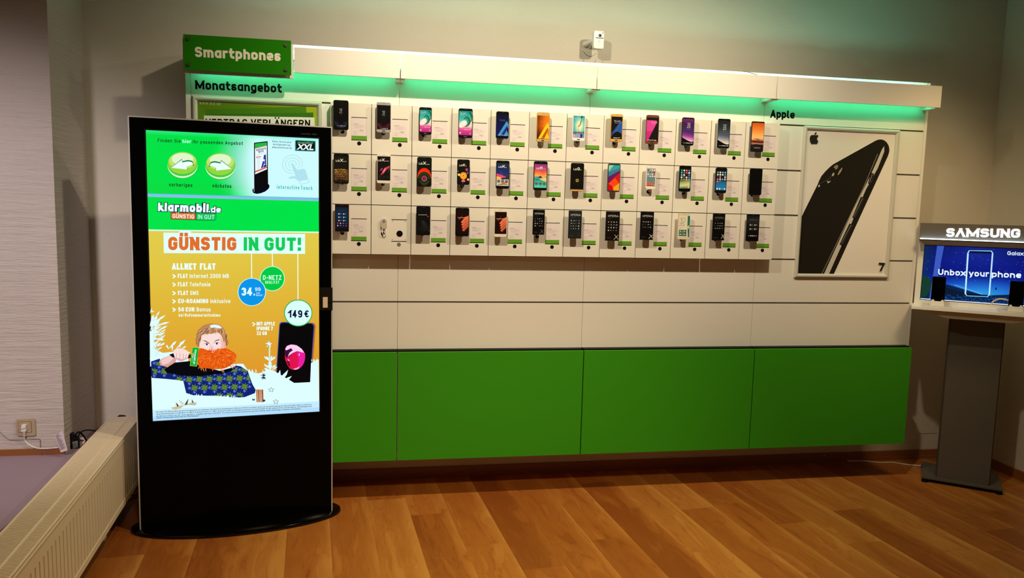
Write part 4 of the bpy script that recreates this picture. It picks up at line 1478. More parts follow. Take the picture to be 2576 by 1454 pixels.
BK, WT, GD = (16, 15, 15), (222, 216, 208), (196, 164, 104)
NV = lambda u, v: mixc((10, 14, 40), (14, 24, 110), v * .9 + u * .2)
OR = lambda u, v: mixc((60, 18, 8), (235, 120, 20), max(0, min(1, .2 + .9 * u - .35 * v + .35 * (1 - abs(v - .45) * 2))))
PH = {
 (0, 0): ((0.0529, 1.9992, 0.0725, 0.1427), 'black smartphone with a thin blue arc under clock digits', BK, arcs((90, 110, 190)), dict(scr=(.02, .03, .02, .06))),
 (1, 0): ((0.2591, 1.9972, 0.0699, 0.1476), 'silver edged smartphone with a pink arc under clock digits', (158, 158, 162), arcs((215, 45, 130), .70), dict(scr=(.03, .10, .03, .10), home=.05)),
 (2, 0): ((0.4644, 1.9889, 0.0629, 0.1339), 'smaller black smartphone with teal and pink wave picture', BK, wave, dict(scr=(.05, .10, .05, .09), home=.045, tilt=.012)),
 (3, 0): ((0.6652, 1.9865, 0.0711, 0.1458), 'larger black smartphone with teal and pink wave picture', BK, wave, dict(scr=(.04, .09, .04, .09), home=.045)),
 (4, 0): ((0.8538, 1.9856, 0.0656, 0.1354), 'black smartphone with a light blue chevron on navy', (14, 14, 18), chevron(NV, (62, 140, 215), (16, 30, 110)), dict(scr=(.05, .12, .04, .09))),
 (5, 0): ((1.0652, 1.9846, 0.0679, 0.1486), 'gold smartphone with a yellow chevron on orange', GD, chevron(OR, (248, 196, 30), (150, 60, 10), title=(240, 190, 90)), dict(scr=(.04, .11, .04, .09), home=.04, tilt=.012)),
 (6, 0): ((1.2542, 1.9936, 0.068, 0.1431), 'white smartphone with pastel picture and dark ink streak', (232, 230, 226), marble, dict(scr=(.06, .11, .06, .11), home=.05)),
 (7, 0): ((1.4575, 1.9974, 0.0662, 0.1432), 'gold smartphone with a blue crescent on black', (205, 160, 84), crescent, dict(scr=(.05, .10, .05, .10), home=.05)),
 (8, 0): ((1.6539, 1.9973, 0.0705, 0.1502), 'copper smartphone with a magenta seven shape on black', (112, 62, 46), seven, dict(scr=(.04, .09, .04, .09), home=.045)),
 (9, 0): ((1.8525, 1.9951, 0.0683, 0.1465), 'black smartphone with a purple night horizon', BK, horizon([(0, (110, 40, 110)), (.2, (60, 26, 80)), (.5, (70, 40, 110)), (.65, (140, 60, 160)), (.82, (235, 170, 225)), (1, (250, 225, 245))], (245, 215, 235)), dict(scr=(.04, .055, .04, .05))),
 (10, 0): ((2.0555, 1.9928, 0.0721, 0.1569), 'silver rimmed smartphone with a grey dusk horizon', BK, horizon([(0, (28, 32, 36)), (.3, (44, 52, 60)), (.55, (80, 92, 115)), (.72, (165, 170, 190)), (.85, (240, 228, 200)), (1, (245, 235, 210))], (250, 240, 215)), dict(scr=(.05, .06, .05, .05), rim=(190, 190, 195))),
 (11, 0): ((2.2521, 1.9844, 0.0733, 0.1608), 'black smartphone with orange sunset clouds', BK, sunset, dict(scr=(.03, .045, .03, .03), rad=.006)),
 (0, 1): ((0.0543, 1.7397, 0.0729, 0.1471), 'black smartphone with golden scales', BK, scales, dict(scr=(.05, .09, .05, .04))),
 (1, 1): ((0.2616, 1.746, 0.069, 0.1436), 'white smartphone with a red feather on black', WT, feather, dict(scr=(.04, .075, .04, .10))),
 (2, 1): ((0.4622, 1.7376, 0.0727, 0.147), 'black smartphone with a red dome and colour rings', BK, dome, dict(scr=(.04, .05, .04, .04))),
 (3, 1): ((0.6593, 1.7428, 0.0637, 0.1269), 'small black smartphone with yellow and coloured buttons', BK, buttons, dict(scr=(.04, .05, .04, .04), tilt=.010)),
 (4, 1): ((0.8611, 1.7363, 0.069, 0.1423), 'black smartphone with snowy mountains and pink sky', BK, tent, dict(scr=(.04, .09, .04, .10))),
 (5, 1): ((1.059, 1.7368, 0.0719, 0.1488), 'black smartphone with purple sunset over turquoise beach', BK, beach, dict(scr=(.05, .10, .05, .09))),
 (6, 1): ((1.2549, 1.7361, 0.0702, 0.1465), 'black smartphone with gold chin and a golden eye', BK, eye, dict(scr=(.02, .03, .02, .008))),
 (7, 1): ((1.4538, 1.739, 0.068, 0.1473), 'grey smartphone with diagonal bands in blue, red and yellow', (46, 56, 56), bands, dict(scr=(.05, .055, .05, .05))),
 (8, 1): ((1.6578, 1.7468, 0.0548, 0.1234), 'small white smartphone with app icons', (230, 222, 216), icons(lambda u, v: ramp([(0, (150, 150, 145)), (.5, (110, 130, 140)), (.7, (90, 140, 150)), (.85, (190, 110, 80)), (1, (190, 50, 30))], v), 4, None, (), 3), dict(scr=(.07, .11, .07, .13), tilt=.010)),
 (9, 1): ((1.8494, 1.747, 0.0661, 0.1381), 'black smartphone with app icons over a green leaf', (10, 10, 11), icons(lambda u, v: ramp([(0, (20, 26, 22)), (.5, (36, 48, 34)), (.66, (150, 165, 110)), (.85, (215, 225, 185)), (1, (90, 130, 60))], v + .1 * u - .05), 5, None, ((2, 2),), 5), dict(scr=(.06, .11, .06, .12))),
 (10, 1): ((2.0554, 1.744, 0.065, 0.1362), 'black smartphone with app icons over blue water', (16, 16, 20), icons(lambda u, v: ramp([(0, (22, 24, 30)), (.45, (24, 30, 44)), (.6, (36, 105, 165)), (.8, (30, 130, 200)), (1, (24, 110, 185))], v), 5, None, ((2, 2), (4, 2), (4, 3)), 9), dict(scr=(.05, .11, .05, .11))),
 (11, 1): ((2.2574, 1.7431, 0.0724, 0.144), 'blank black smartphone with its screen switched off', (13, 13, 13), None, {}),
 (0, 2): ((0.0581, 1.4985, 0.068, 0.1364), 'red edged smartphone with a blue menu', (20, 19, 22), bluemenu, dict(scr=(.07, .12, .07, .12), rim=(150, 50, 34), rad=.003)),
 (2, 2): ((0.46, 1.4924, 0.0708, 0.1447), 'black smartphone with a fan of white rays', BK, rays, dict(scr=(.03, .06, .03, .06), rad=.006)),
 (3, 2): ((0.658, 1.4905, 0.0697, 0.1454), 'black smartphone with glowing orange stripes', (16, 15, 16), stripes, dict(scr=(.04, .08, .04, .09))),
 (4, 2): ((0.8559, 1.4893, 0.0662, 0.1436), 'white smartphone with glowing orange stripes', (230, 218, 196), stripes, dict(scr=(.05, .10, .03, .11))),
 (5, 2): ((1.0569, 1.4981, 0.0625, 0.1297), 'small square edged black smartphone with a thin grey X', BK, xmenu((14, 13, 13), 'XPERIA', 4, (110, 110, 106), 'XZ1'), dict(scr=(.02, .02, .02, .02), rad=.002)),
 (6, 2): ((1.2519, 1.4898, 0.0707, 0.1462), 'dark grey square edged smartphone with rows of white icons', (36, 40, 42), xmenu((32, 36, 37), 'XPERIA', 4, (62, 66, 66), 'XZ1'), dict(scr=(.02, .05, .02, .02), rad=.002)),
 (7, 2): ((1.457, 1.4859, 0.0761, 0.1549), 'large square edged black smartphone with a cream X', BK, xmenu((20, 16, 13), 'XPERIA', 4, (225, 212, 170), 'XZ'), dict(scr=(.02, .02, .02, .02), rad=.002)),
 (8, 2): ((1.6475, 1.4914, 0.0734, 0.15), 'square edged black smartphone with few icons and bold white X', BK, xmenu((15, 13, 13), 'XPERIA', 3, (240, 236, 220), 'L1', xpos=(.66, .97, .80, .92)), dict(scr=(.02, .02, .02, .02), rad=.002)),
 (9, 2): ((1.8555, 1.4925, 0.0661, 0.1412), 'cream smartphone showing big digits 10 35', (216, 204, 176), bigclock, dict(scr=(.03, .10, .02, .10), rad=.003)),
 (10, 2): ((2.0564, 1.4931, 0.07, 0.145), 'square edged black smartphone with dim title and white X', (12, 12, 10), xmenu((14, 13, 11), 'XPERIA', 3, (238, 232, 214), 'XA1', xpos=(.72, .99, .77, .90), fade=.55), dict(scr=(.02, .02, .01, .02), rad=.002)),
 (11, 2): ((2.2559, 1.4933, 0.0743, 0.1469), 'black smartphone with four tiles and a row of dots', (14, 14, 18), tiles, dict(scr=(.03, .05, .03, .03), rad=.003)),
}
for r in range(3):
    for c in range(12):
        panel(c, r, (c, r) == (1, 2))
        if (c, r) in PH:
            geo, desc, body, art, kw = PH[(c, r)]
            phone(c, r, geo, desc, body, art, **kw)
            price_card(c, r, desc)

# the lone alarm sensor on the bare panel
fr = Frame((.2, 0, ZR[2]))
t = thing('alarm_sensor', 'small grey security sensor hanging on the bare phone panel', 'sensor', (.264, -DG, ZR[2] + .10))
bm = BM()
prism(bm, fr, rrect(.0480, .0790, .131, .183, .0150, 6)[:], DG + .001, DG + .011)
sh = link('sensor_head', bm, mat('sensor_grey', rgb(190, 178, 158), .4), t, bevel=.001)
bm = BM()
disc(bm, fr, .0637, .1690, .0062, DG + .011, DG + .0125)
link('sensor_button', bm, mat('sensor_blue', rgb(108, 120, 150), .3), sh)
bm = BM()
tube(bm, [fr.p(x, z, d) for x, z, d in ((.055, .134, DG + .006), (.056, .115, DG + .012), (.062, .100, DG + .010), (.070, .098, DG + .008), (.074, .112, DG + .012), (.073, .134, DG + .006))], .0022, 8, smooth_n=5)
link('cable', bm, M_WHITEPL, t, smooth=True)
# ------------------------------------------------------------------ the kiosk
KF = Frame((-0.8625, -0.2897, 0.0), math.radians(8.02))     # front plane of the body, x from its left edge
KW, KH = 0.8866, 1.934
ctr = KF.p(KW / 2, 0, -0.043)
t = thing('digital_kiosk', 'tall black advertising kiosk with a bright portrait touch screen', 'kiosk', ctr, math.radians(8.02))
# base: a gloss black oval plate with a rounded rim
bm = BM()
rings = []
NB = 96
for (s_, z) in ((1.0, 0.001), (1.0, 0.007), (.996, .012), (.986, .0155), (.97, .017), (.5, .018)):
    rings.append([bm.verts.new(Vector(ctr) + KF.ex * (.488 * (1 if s_ > .9 else s_) - (0.488 * (1 - s_) * .4 if s_ > .9 else 0)) * math.cos(2 * math.pi * k / NB) + KF.n * (.190 * (1 if s_ > .9 else s_) - (.488 * (1 - s_) * .4 if s_ > .9 else 0)) * math.sin(2 * math.pi * k / NB) + Vector((0, 0, z))) for k in range(NB)])
for A, B in zip(rings, rings[1:]):
    for k in range(NB):
        bm.faces.new([A[k], A[(k + 1) % NB], B[(k + 1) % NB], B[k]])
bm.faces.new(rings[-1])
bm.faces.new(rings[0][::-1])
bmesh.ops.recalc_face_normals(bm, faces=bm.faces[:])
link('base_plate', bm, M_GLOSSB, t, smooth=True)
bm = BM()
box(bm, KF, .004, KW - .004, .0175, KH - .004, -.078, -.006)
link('cabinet_body', bm, M_BLACK, t)
bm = BM()
box(bm, KF, .006, KW - .006, .0175, KH - .006, -.006, -.0006)
link('front_glass', bm, M_GLOSS, t)
for nm, r_ in (('side_trim', (0, .0055, .0175, KH)), ('side_trim', (KW - .0055, KW, .0175, KH)), ('top_trim', (.0056, KW - .0056, KH - .0055, KH))):
    bm = BM()
    box(bm, KF, r_[0], r_[1], r_[2], r_[3], -.079, .0008)
    link(nm, bm, M_SILV, t)
bm = BM()
SX0, SX1, SZ0, SZ1 = .0722, .8228, .5400, 1.8745
for r_ in ((SX0 - .006, SX1 + .006, SZ0 - .008, SZ0), (SX0 - .006, SX1 + .006, SZ1, SZ1 + .006), (SX0 - .006, SX0, SZ0, SZ1), (SX1, SX1 + .006, SZ0, SZ1)):
    box(bm, KF, r_[0], r_[1], r_[2], r_[3], -.001, -.0002)
link('screen_bezel', bm, M_BLACK, t)

a = Art(KF, lambda u, v: KF.at(u, v, 0.0), 0.0, .00010)
fa_ = Art(KF, lambda u, v: (SX0 + (SX1 - SX0) * u, SZ1 - (SZ1 - SZ0) * v), -.0004, .0001)
# photo rows of the bands on the screen: banner to v=.213, blue-grey rule, green band to .339, white rule, then amber
GRN = (0, 228, 72)


def banner(u, v):
    q = max(0.0, min(1.0, (u + .06 * math.sin(v * 3.1) - .40) / .26))
    q = q * q * (3 - 2 * q)
    c = mixc((0, 226, 70), (206, 252, 255), q)
    c = mixc(c, (130, 205, 190), max(0, .38 - abs(u - .50) * 4) * (v < .9))
    if v < .03:
        c = mixc(c, (90, 240, 190), .5)
    if v > .8 and u < .5:
        c = mixc(c, (20, 215, 60), .4)
    return c


fa_.field(0, 0, 1, .2105, 30, 14, banner)
fa_.rect(0, .2105, 1, .2225, (140, 190, 232))
fa_.rect(0, .2105, 1, .2128, (40, 210, 205))
fa_.rect(0, .2225, 1, .3325, GRN)
fa_.rect(0, .3325, 1, .3375, (215, 255, 240))
fa_.field(0, .3375, 1, 1, 6, 20, lambda u, v: ramp([(0, (226, 206, 76)), (.2, (226, 196, 66)), (.45, (226, 178, 54)), (.8, (224, 152, 42)), (1, (224, 146, 40))], v + .05 * (u - .3)))
scr_ = fa_.done('screen', M_SCREEN, t)
K_ = (22, 44, 34)
a.text('Finden Sie', (396.5, 357.2), (454.5, 359.3), 8.6, .17, K_, gap=.22)
a.text('hier', (459, 359.5), (480.5, 360.3), 8.8, .19, (190, 255, 245), gap=.22)
a.text('Ihr passendes Angebot', (485, 360.6), (611, 365), 8.6, .17, K_, gap=.22)
for cx, cy, fl in ((459.2, 413.5, 1), (554.5, 416.3, -1)):
    a.ell(cx, cy + 4, 37.5, 32.5, (60, 190, 90))
    a.ell(cx, cy + 2.2, 37.8, 32, (225, 255, 200))
    a.ell(cx, cy - .5, 37.6, 30.5, (62, 205, 70))
    a.ell(cx, cy - 3.5, 36.6, 28, (150, 215, 62))
    a.ell(cx, cy - 9, 34, 20.5, (190, 228, 110))
    a.ell(cx, cy - 13.5, 27, 15, (226, 246, 205))
    arw = [(-29, 7), (-1.5, -15), (-1, -9), (14, -12), (24, -10), (28.5, -2), (29, 3), (24, 0), (16, 2), (11.5, 4.5), (13, 12)]
    a.poly([(cx + x * fl, cy + y + 1) for x, y in arw], (16, 120, 60))
    arw = [(-28.5, 8.5), (-2, -11.5), (-1, -5), (14, -7.5), (23, -6), (28, 0), (24, 1), (16, 4), (11, 6), (11.5, 13)]
    a.poly([(cx + x * fl, cy + y) for x, y in arw], (232, 255, 252))
a.text('vorheriges', (425, 468.8), (484, 470.6), 9.2, .17, K_, gap=.22)
a.text('n\u00e4chstes', (534.5, 471.5), (582, 473.2), 9.2, .17, K_, gap=.22)
# small kiosk picture
MQ = lambda x, y: (620 + x / 8.553, 330 + y / 8.553)
a.poly([MQ(125, 1285), MQ(135, 1245), MQ(160, 1225), MQ(460, 1130), MQ(490, 1155), MQ(497, 1195), MQ(470, 1245), MQ(400, 1300), MQ(310, 1335), MQ(220, 1350), MQ(150, 1330)], (8, 8, 22))
a.poly([MQ(162, 250), MQ(455, 215), MQ(466, 1150), MQ(166, 1300)], (10, 10, 12))
a.poly([MQ(150, 250), MQ(162, 250), MQ(168, 1302), MQ(158, 1302)], (215, 235, 245))
a.poly([MQ(182, 268), MQ(437, 240), MQ(441, 820), MQ(187, 928)], (236, 252, 255))
a.poly([MQ(182, 268), MQ(437, 240), MQ(437, 305), MQ(183, 362)], (24, 190, 70))
a.poly([MQ(183, 362), MQ(437, 305), MQ(437, 314), MQ(184, 378)], (225, 90, 80))
a.text('ALLNET', MQ(212, 430), MQ(300, 412), 5.0, .2, (20, 40, 80))
a.text('FLAT IN', MQ(310, 410), MQ(415, 390), 5.0, .2, (20, 40, 80), up=False)
a.text('SMS FLAT', MQ(258, 470), MQ(372, 445), 5.0, .2, (20, 40, 80), up=False)
a.line([MQ(205, 515), MQ(420, 462)], .7, (170, 185, 200))
a.ell(*MQ(257, 558), 6, 2.2, (200, 40, 100), 16, -.15)
a.ell(*MQ(257, 558), 4, 1.1, (250, 235, 245), 14, -.15)
for k in range(8):
    a.line([MQ(225, 610 + 28 * k), MQ(290, 596 + 28 * k)], .8, (170, 200, 215), k == 0)
a.poly([MQ(350, 650), MQ(380, 640), MQ(385, 690), MQ(350, 790), MQ(312, 800)], (70, 40, 170))
a.poly([MQ(378, 510), MQ(418, 502), MQ(425, 720), MQ(385, 700), MQ(395, 610), MQ(362, 600)], (30, 60, 150))
a.poly([MQ(360, 770), MQ(395, 715), MQ(430, 720), MQ(430, 760), MQ(370, 785)], (20, 50, 90))
a.poly([MQ(187, 858), MQ(441, 760), MQ(441, 790), MQ(187, 892)], (222, 92, 72))
for s_, p0, p1 in (('Dieser Service wird', (685, 357.8), (732, 360.6)), ('bereitgestellt von', (687, 365.2), (730, 367.6)), ('www.monitorxxl.de', (684.5, 372.3), (733.5, 375))):
    a.text(s_, p0, p1, 4.6, .17, (40, 120, 130), gap=.2)
a.poly([MQ(1045, 205), MQ(1070, 190), MQ(1485, 212), MQ(1487, 430), MQ(1462, 442), MQ(1045, 425)], (40, 150, 140))
a.poly([MQ(1062, 208), MQ(1475, 228), MQ(1475, 425), MQ(1062, 412)], (14, 60, 50))
a.poly([MQ(1074, 214), MQ(1460, 232), MQ(1460, 418), MQ(1074, 404)], (12, 20, 14))
a.text('monitor', MQ(1098, 268), MQ(1432, 284), 5.6, .14, (170, 235, 180), gap=.25, slant=.25)
a.text('XXL', MQ(1090, 397), MQ(1436, 411), 14.4, .24, (236, 250, 250), gap=.12, slant=.25, rad=.05)
for r_, a0, a1 in ((24.8, 90, 380), (17.6, 90, 400), (9.8, 120, 380)):
    a.ring(*MQ(988, 715), r_, r_ * .93, .75, (150, 200, 200), a0 - (360 if a0 > 360 else 0), a1)
hand = [(962, 715), (970, 695), (995, 695), (1015, 715), (1085, 828), (1120, 830), (1180, 815), (1235, 815), (1270, 845), (1318, 1030), (1255, 1055), (1135, 1075), (1060, 1030), (1000, 1015), (930, 1028), (905, 1010), (930, 985), (985, 968), (1050, 972), (1040, 930)]
a.blob([MQ(*p) for p in hand], (178, 228, 240))
a.line([MQ(*p) for p in ((1135, 1080), (1170, 1148), (1348, 1100), (1325, 1030))], .8, (150, 195, 200))
a.text('interactive', (696, 475), (752.5, 476.8), 9.4, .17, (60, 190, 185), gap=.24)
a.text('Touch', (756.5, 477), (785.5, 478), 9.4, .17, (60, 190, 185), gap=.24, up=False)
# klarmobil.de logo
for w_, c_, o in ((.40, (10, 40, 70), 0), (.27, (240, 255, 255), 0)):
    e_ = 1.5 if w_ > .3 else 0
    a.text('klarmobil', (397.5 - e_, 531 + e_), (525 + e_, 534.5 + e_), 21.5 + 2 * e_, w_, c_, gap=.12 - (.13 if w_ > .3 else 0), rad=.22)
for w_, c_ in ((.40, (10, 40, 70)), (.24, (240, 255, 255))):
    e_ = 1.4 if w_ > .3 else 0
    a.text('.de', (525 - e_, 534.2 + e_), (555.5 + e_, 535 + e_), 15.5 + 2 * e_, w_, c_, gap=.12 - (.13 if w_ > .3 else 0), rad=.22)
a.poly([(429.5, 533.5), (493, 535), (493, 553.5), (429.5, 551.5)], (20, 60, 50))
a.poly([(430.5, 534.8), (491.8, 536.2), (491.8, 552.2), (430.5, 550.3)], (226, 104, 44))
a.text('G\u00dcNSTIG', (434, 548.6), (488.5, 550.2), 10.6, .2, (250, 240, 225), gap=.14)
a.poly([(493.2, 535.4), (544.5, 536.2), (544.5, 550), (540, 555), (493.2, 554.2)], (10, 90, 50))
a.poly([(494.2, 536.6), (543.5, 537.4), (543.5, 549.6), (539.5, 553.8), (494.2, 553)], (22, 196, 92))
a.text('IN GUT', (498, 550.6), (539.5, 551.6), 10.6, .15, (190, 250, 225), gap=.17)
# headline
a.ell(459.5, 587, 9.5, 8.5, (226, 255, 250))
a.ell(472.5, 587.5, 9.5, 8.5, (226, 255, 250), up=False)
a.poly([(411.5, 585), (767.3, 588.5), (767.3, 638.5), (412.5, 636.5)], (226, 255, 250), False)
a.text('G\u00dcNSTIG', (423.5, 629), (594.5, 630), 33.5, .26, (226, 112, 44), gap=.12, rad=.25)
a.text('IN GUT!', (613, 630.2), (757, 631), 33.5, .25, (20, 205, 90), gap=.14, rad=.25)
a.line([(632.8, 637), (633.3, 702)], 2.4, (236, 255, 240))
a.line([(685, 637.5), (685.6, 674)], 2.4, (236, 255, 240), False)
a.line([(749, 638), (749.6, 755)], 2.4, (236, 255, 240), False)
WHT = (236, 255, 246)
a.text('ALLNET', (433, 678), (494.5, 678), 16, .26, WHT, gap=.1)
a.text('FLAT', (503, 678), (542.5, 678), 16, .26, WHT, gap=.1)
for y, bold, nrm, xb, x1 in ((699, 'FLAT', 'Internet 2000 MB', 473, 576), (720, 'FLAT', 'Telefonie', 473, 529.5), (741.5, 'FLAT', 'SMS', 474, 499.5), (762, 'EU-ROAMING', 'inklusive', 525, 579.5), (783, '50 EUR', 'Bonus', 490.5, 530)):
    a.line([(434.5, y - 9), (441, y - 4.6), (435.5, y + .4)], 3.2, WHT)
    xs = 447.5 + (y - 699) * .018
    a.text(bold, (xs, y), (xb - .6, y), 10.6, .24, WHT, gap=.13)
    a.text(nrm, (xb + 4.5, y), (x1, y), 10.4, .165, WHT, gap=.16)
a.text('bei Rufnummermitnahme', (450, 796), (554.5, 796), 8.0, .17, WHT, gap=.16)
for cx, cy, r_, c_, e_ in ((685, 700.5, 29.6, (0, 204, 66), 0), (633.5, 734, 33.6, (10, 150, 235), 0)):
    a.ell(cx, cy, r_ + 1.8, r_ + 1.6, (200, 250, 235), 40)
    a.ell(cx, cy, r_, r_, c_, 40)
a.text('D-NETZ', (661.5, 703.5), (708, 703.5), 11.6, .18, (210, 255, 235), gap=.16)
a.text('QUALIT\u00c4T', (667, 713.3), (702.5, 713.3), 7.4, .15, (200, 255, 230), gap=.17)
a.text('34', (607.5, 743), (634.5, 743), 20, .24, (226, 252, 255), gap=.1)
a.text(',', (637.5, 743), (641.5, 743), 20, .2, (226, 252, 255))
a.text('99', (641.5, 731.5), (655.5, 731.5), 9, .17, (226, 252, 255), gap=.14)
a.text('EUR/', (644.5, 738.6), (655, 738.6), 3.6, .17, (190, 240, 255), gap=.2)
a.text('Monat*', (644.5, 744.2), (662, 744.2), 4.4, .17, (190, 240, 255), gap=.2)
a.text('MIT APPLE', (645.5, 818), (691.5, 818), 9.2, .24, WHT, gap=.12)
a.text('iPHONE 7', (645.5, 830), (686.5, 830), 9.2, .24, WHT, gap=.12)
a.text('32 GB', (645.5, 842), (671.5, 842), 9.2, .22, WHT, gap=.14)
a.line([(635, 810.5), (641, 814.6), (636, 819.4)], 2.8, WHT)
# phone picture
C6 = lambda x, y: (600 + x / 4.69, 750 + y / 4.69)
out = [(440, 900), (480, 310), (490, 285), (520, 276), (860, 288), (888, 300), (896, 330), (845, 1040), (560, 1075), (440, 1000)]
a.poly([C6(x + (14 if x > 800 else 0), y) for x, y in out], (200, 110, 40))
a.poly([C6(*p) for p in out], (60, 80, 150))
inn = [(450, 900), (488, 320), (498, 296), (524, 288), (852, 298), (876, 310), (884, 335), (838, 1040), (560, 1075), (450, 1000)]
a.poly([C6(*p) for p in inn], (9, 7, 9))
blob = [(550, 600), (570, 560), (620, 542), (680, 550), (740, 590), (775, 640), (785, 690), (770, 760), (730, 815), (680, 838), (640, 838), (600, 820), (570, 770), (548, 700)]
a.blob([C6(*p) for p in blob], (225, 20, 80))
a.blob([C6(*p) for p in ((690, 640), (775, 640), (783, 690), (770, 760), (730, 812), (700, 820), (710, 720))], (235, 30, 160))
a.blob([C6(*p) for p in ((550, 600), (640, 590), (640, 640), (590, 690), (555, 685))], (70, 10, 60))
a.poly([C6(*p) for p in ((550, 595), (572, 560), (620, 543), (685, 552), (745, 595), (775, 640), (690, 620), (640, 640), (600, 670), (580, 690), (600, 640), (640, 610), (620, 585), (590, 600), (560, 612))], (250, 210, 245))
a.poly([C6(*p) for p in ((565, 740), (590, 735), (610, 780), (600, 815))], (120, 8, 40))
a.poly([C6(*p) for p in ((640, 832), (690, 815), (720, 800), (705, 830), (670, 840))], (255, 170, 210))
a.ell(*C6(590, 725), 3, 1.2, (250, 200, 220), 12, .8)
a.ell(*C6(716, 662), 1.3, 3.2, (250, 190, 235), 12, .2)
# price disc in front of the phone
a.ell(750, 786.5, 35.6, 33.8, (14, 176, 76), 44)
a.ell(750, 786.5, 33.4, 31.6, (218, 255, 248), 44)
a.text('149', (725, 798), (760, 798), 18.5, .2, (8, 14, 62), gap=.15)
a.text('\u20ac', (765.5, 797.3), (776.5, 797.3), 17.5, .19, (8, 14, 62), gap=.15)
# snow, trees, man
P5 = lambda x, y: (370 + x / 4.69, 750 + y / 4.69)
rnd = random.Random(12)
SN = (222, 254, 255)
a.up()
for k in range(110):
    t_ = rnd.random()
    bx, by = 35 + t_ * t_ * 150 * rnd.random(), 250 + rnd.random() * 480
    q = math.radians(rnd.uniform(5, 78))
    ln = rnd.uniform(50, 130) * (1.1 - .3 * (by > 600))
    x1, y1 = bx + ln * math.cos(q), by - ln * math.sin(q)
    a.blade(*P5(max(bx, 36), by), *P5(x1, y1), rnd.uniform(2.4, 4.0), SN, m=.72)
for x0, y0, x1, y1, w in ((40, 160, 88, 150, 3), (36, 180, 62, 118, 3), (60, 300, 225, 195, 5), (80, 330, 272, 275, 5), (90, 310, 120, 200, 6), (110, 390, 245, 320, 5), (100, 470, 208, 490, 5), (250, 600, 350, 500, 6), (330, 610, 455, 485, 6), (400, 600, 465, 560, 4), (390, 590, 400, 510, 4), (260, 600, 230, 545, 5), (300, 620, 300, 550, 5), (430, 640, 515, 635, 4)):
    a.blade(*P5(x0, y0), *P5(x1, y1), w, SN, m=.72)
a.poly([P5(35, 380), P5(70, 400), P5(84, 470), P5(80, 590), P5(190, 640), P5(330, 625), P5(440, 615), P5(500, 660), P5(480, 760), P5(40, 800)], SN, False)
for k in range(50):
    a.blade(*P5(rnd.uniform(45, 180), rnd.uniform(330, 700)), *P5(rnd.uniform(45, 200), rnd.uniform(330, 700)), 1.0, (196, 214, 190), k == 0) if k % 5 == 0 else None
snow = [(381.5, 945), (420, 952), (470, 950), (540, 920), (596, 914), (612, 914), (622, 928), (634, 935), (650, 938), (664, 934), (672, 926), (690, 932), (740, 962), (780, 960), (782, 912), (790, 908), (801.4, 903), (803, 1033.5), (385.6, 1057.5)]
a.poly(snow, SN)
a.up()
for k in range(70):
    x = rnd.uniform(600, 800)
    yb = 932 if x < 690 else (968 if x < 782 else 905)
    if 690 < x < 700:
        continue
    a.blade(x, yb + 5, x + rnd.uniform(-3, 3), yb - rnd.uniform(1, 6), 2.4, SN)
a.field(0, 0, 1, 1, 1, 1, lambda u, v: SN) if False else None
a.poly([(384.5, 1030), (803, 1008), (803, 1033.5), (385.6, 1057.5)], (196, 236, 255))
a.poly([(385, 1046), (803, 1023), (803, 1033.5), (385.6, 1057.5)], (178, 222, 255))
# small star tree
a.line([C6(365, 745), C6(366, 560)], 3.6, (216, 236, 214))
st = []
for k in range(10):
    rr = 42 if k % 2 == 0 else 20
    st.append(C6(357 + rr * math.sin(k * math.pi / 5), 540 - rr * math.cos(k * math.pi / 5)))
a.poly(st, (226, 250, 246))
a.line([C6(330, 540), C6(357, 555), C6(352, 575)], 1.1, (60, 60, 50))
a.up()
for x0, y0, x1, y1, w in ((372, 740, 300, 680, 5), (372, 740, 330, 680, 4), (372, 745, 438, 680, 5), (376, 745, 395, 672, 5), (372, 830, 298, 770, 5), (375, 850, 300, 820, 6), (380, 830, 440, 780, 5), (380, 850, 460, 800, 4), (370, 800, 372, 740, 10), (375, 840, 365, 770, 14), (460, 1000, 490, 840, 7), (480, 1010, 585, 838, 7), (480, 1020, 628, 912, 7), (490, 1040, 600, 965, 6), (470, 1010, 540, 880, 6), (470, 1050, 520, 1070, 6), (455, 990, 450, 880, 8)):
    a.blade(*C6(x0, y0), *C6(x1, y1), w, SN, m=.7)
a.poly([C6(430, 940), C6(470, 960), C6(520, 1060), C6(430, 1070)], SN, False)
a.up()
for k in range(30):
    q = rnd.uniform(0, 6.28)
    r_ = rnd.uniform(20, 52)
    a.blade(*C6(295, 918), *C6(295 + r_ * math.cos(q), 918 + r_ * math.sin(q) * .9), 1.5, (40, 44, 84))
for cx, cy in ((385, 1075), (440, 1215)):
    for k in range(5):
        q = -math.pi / 2 + k * 2 * math.pi / 5
        p = lambda r_, q_: C6(cx + r_ * math.cos(q_), cy + r_ * .85 * math.sin(q_))
        a.line([p(36, q), p(15, q + .628), p(36, q + 1.257)], .7 + .5 * (k % 2), (150, 160, 120) if k % 2 else (60, 62, 50), k == 0)
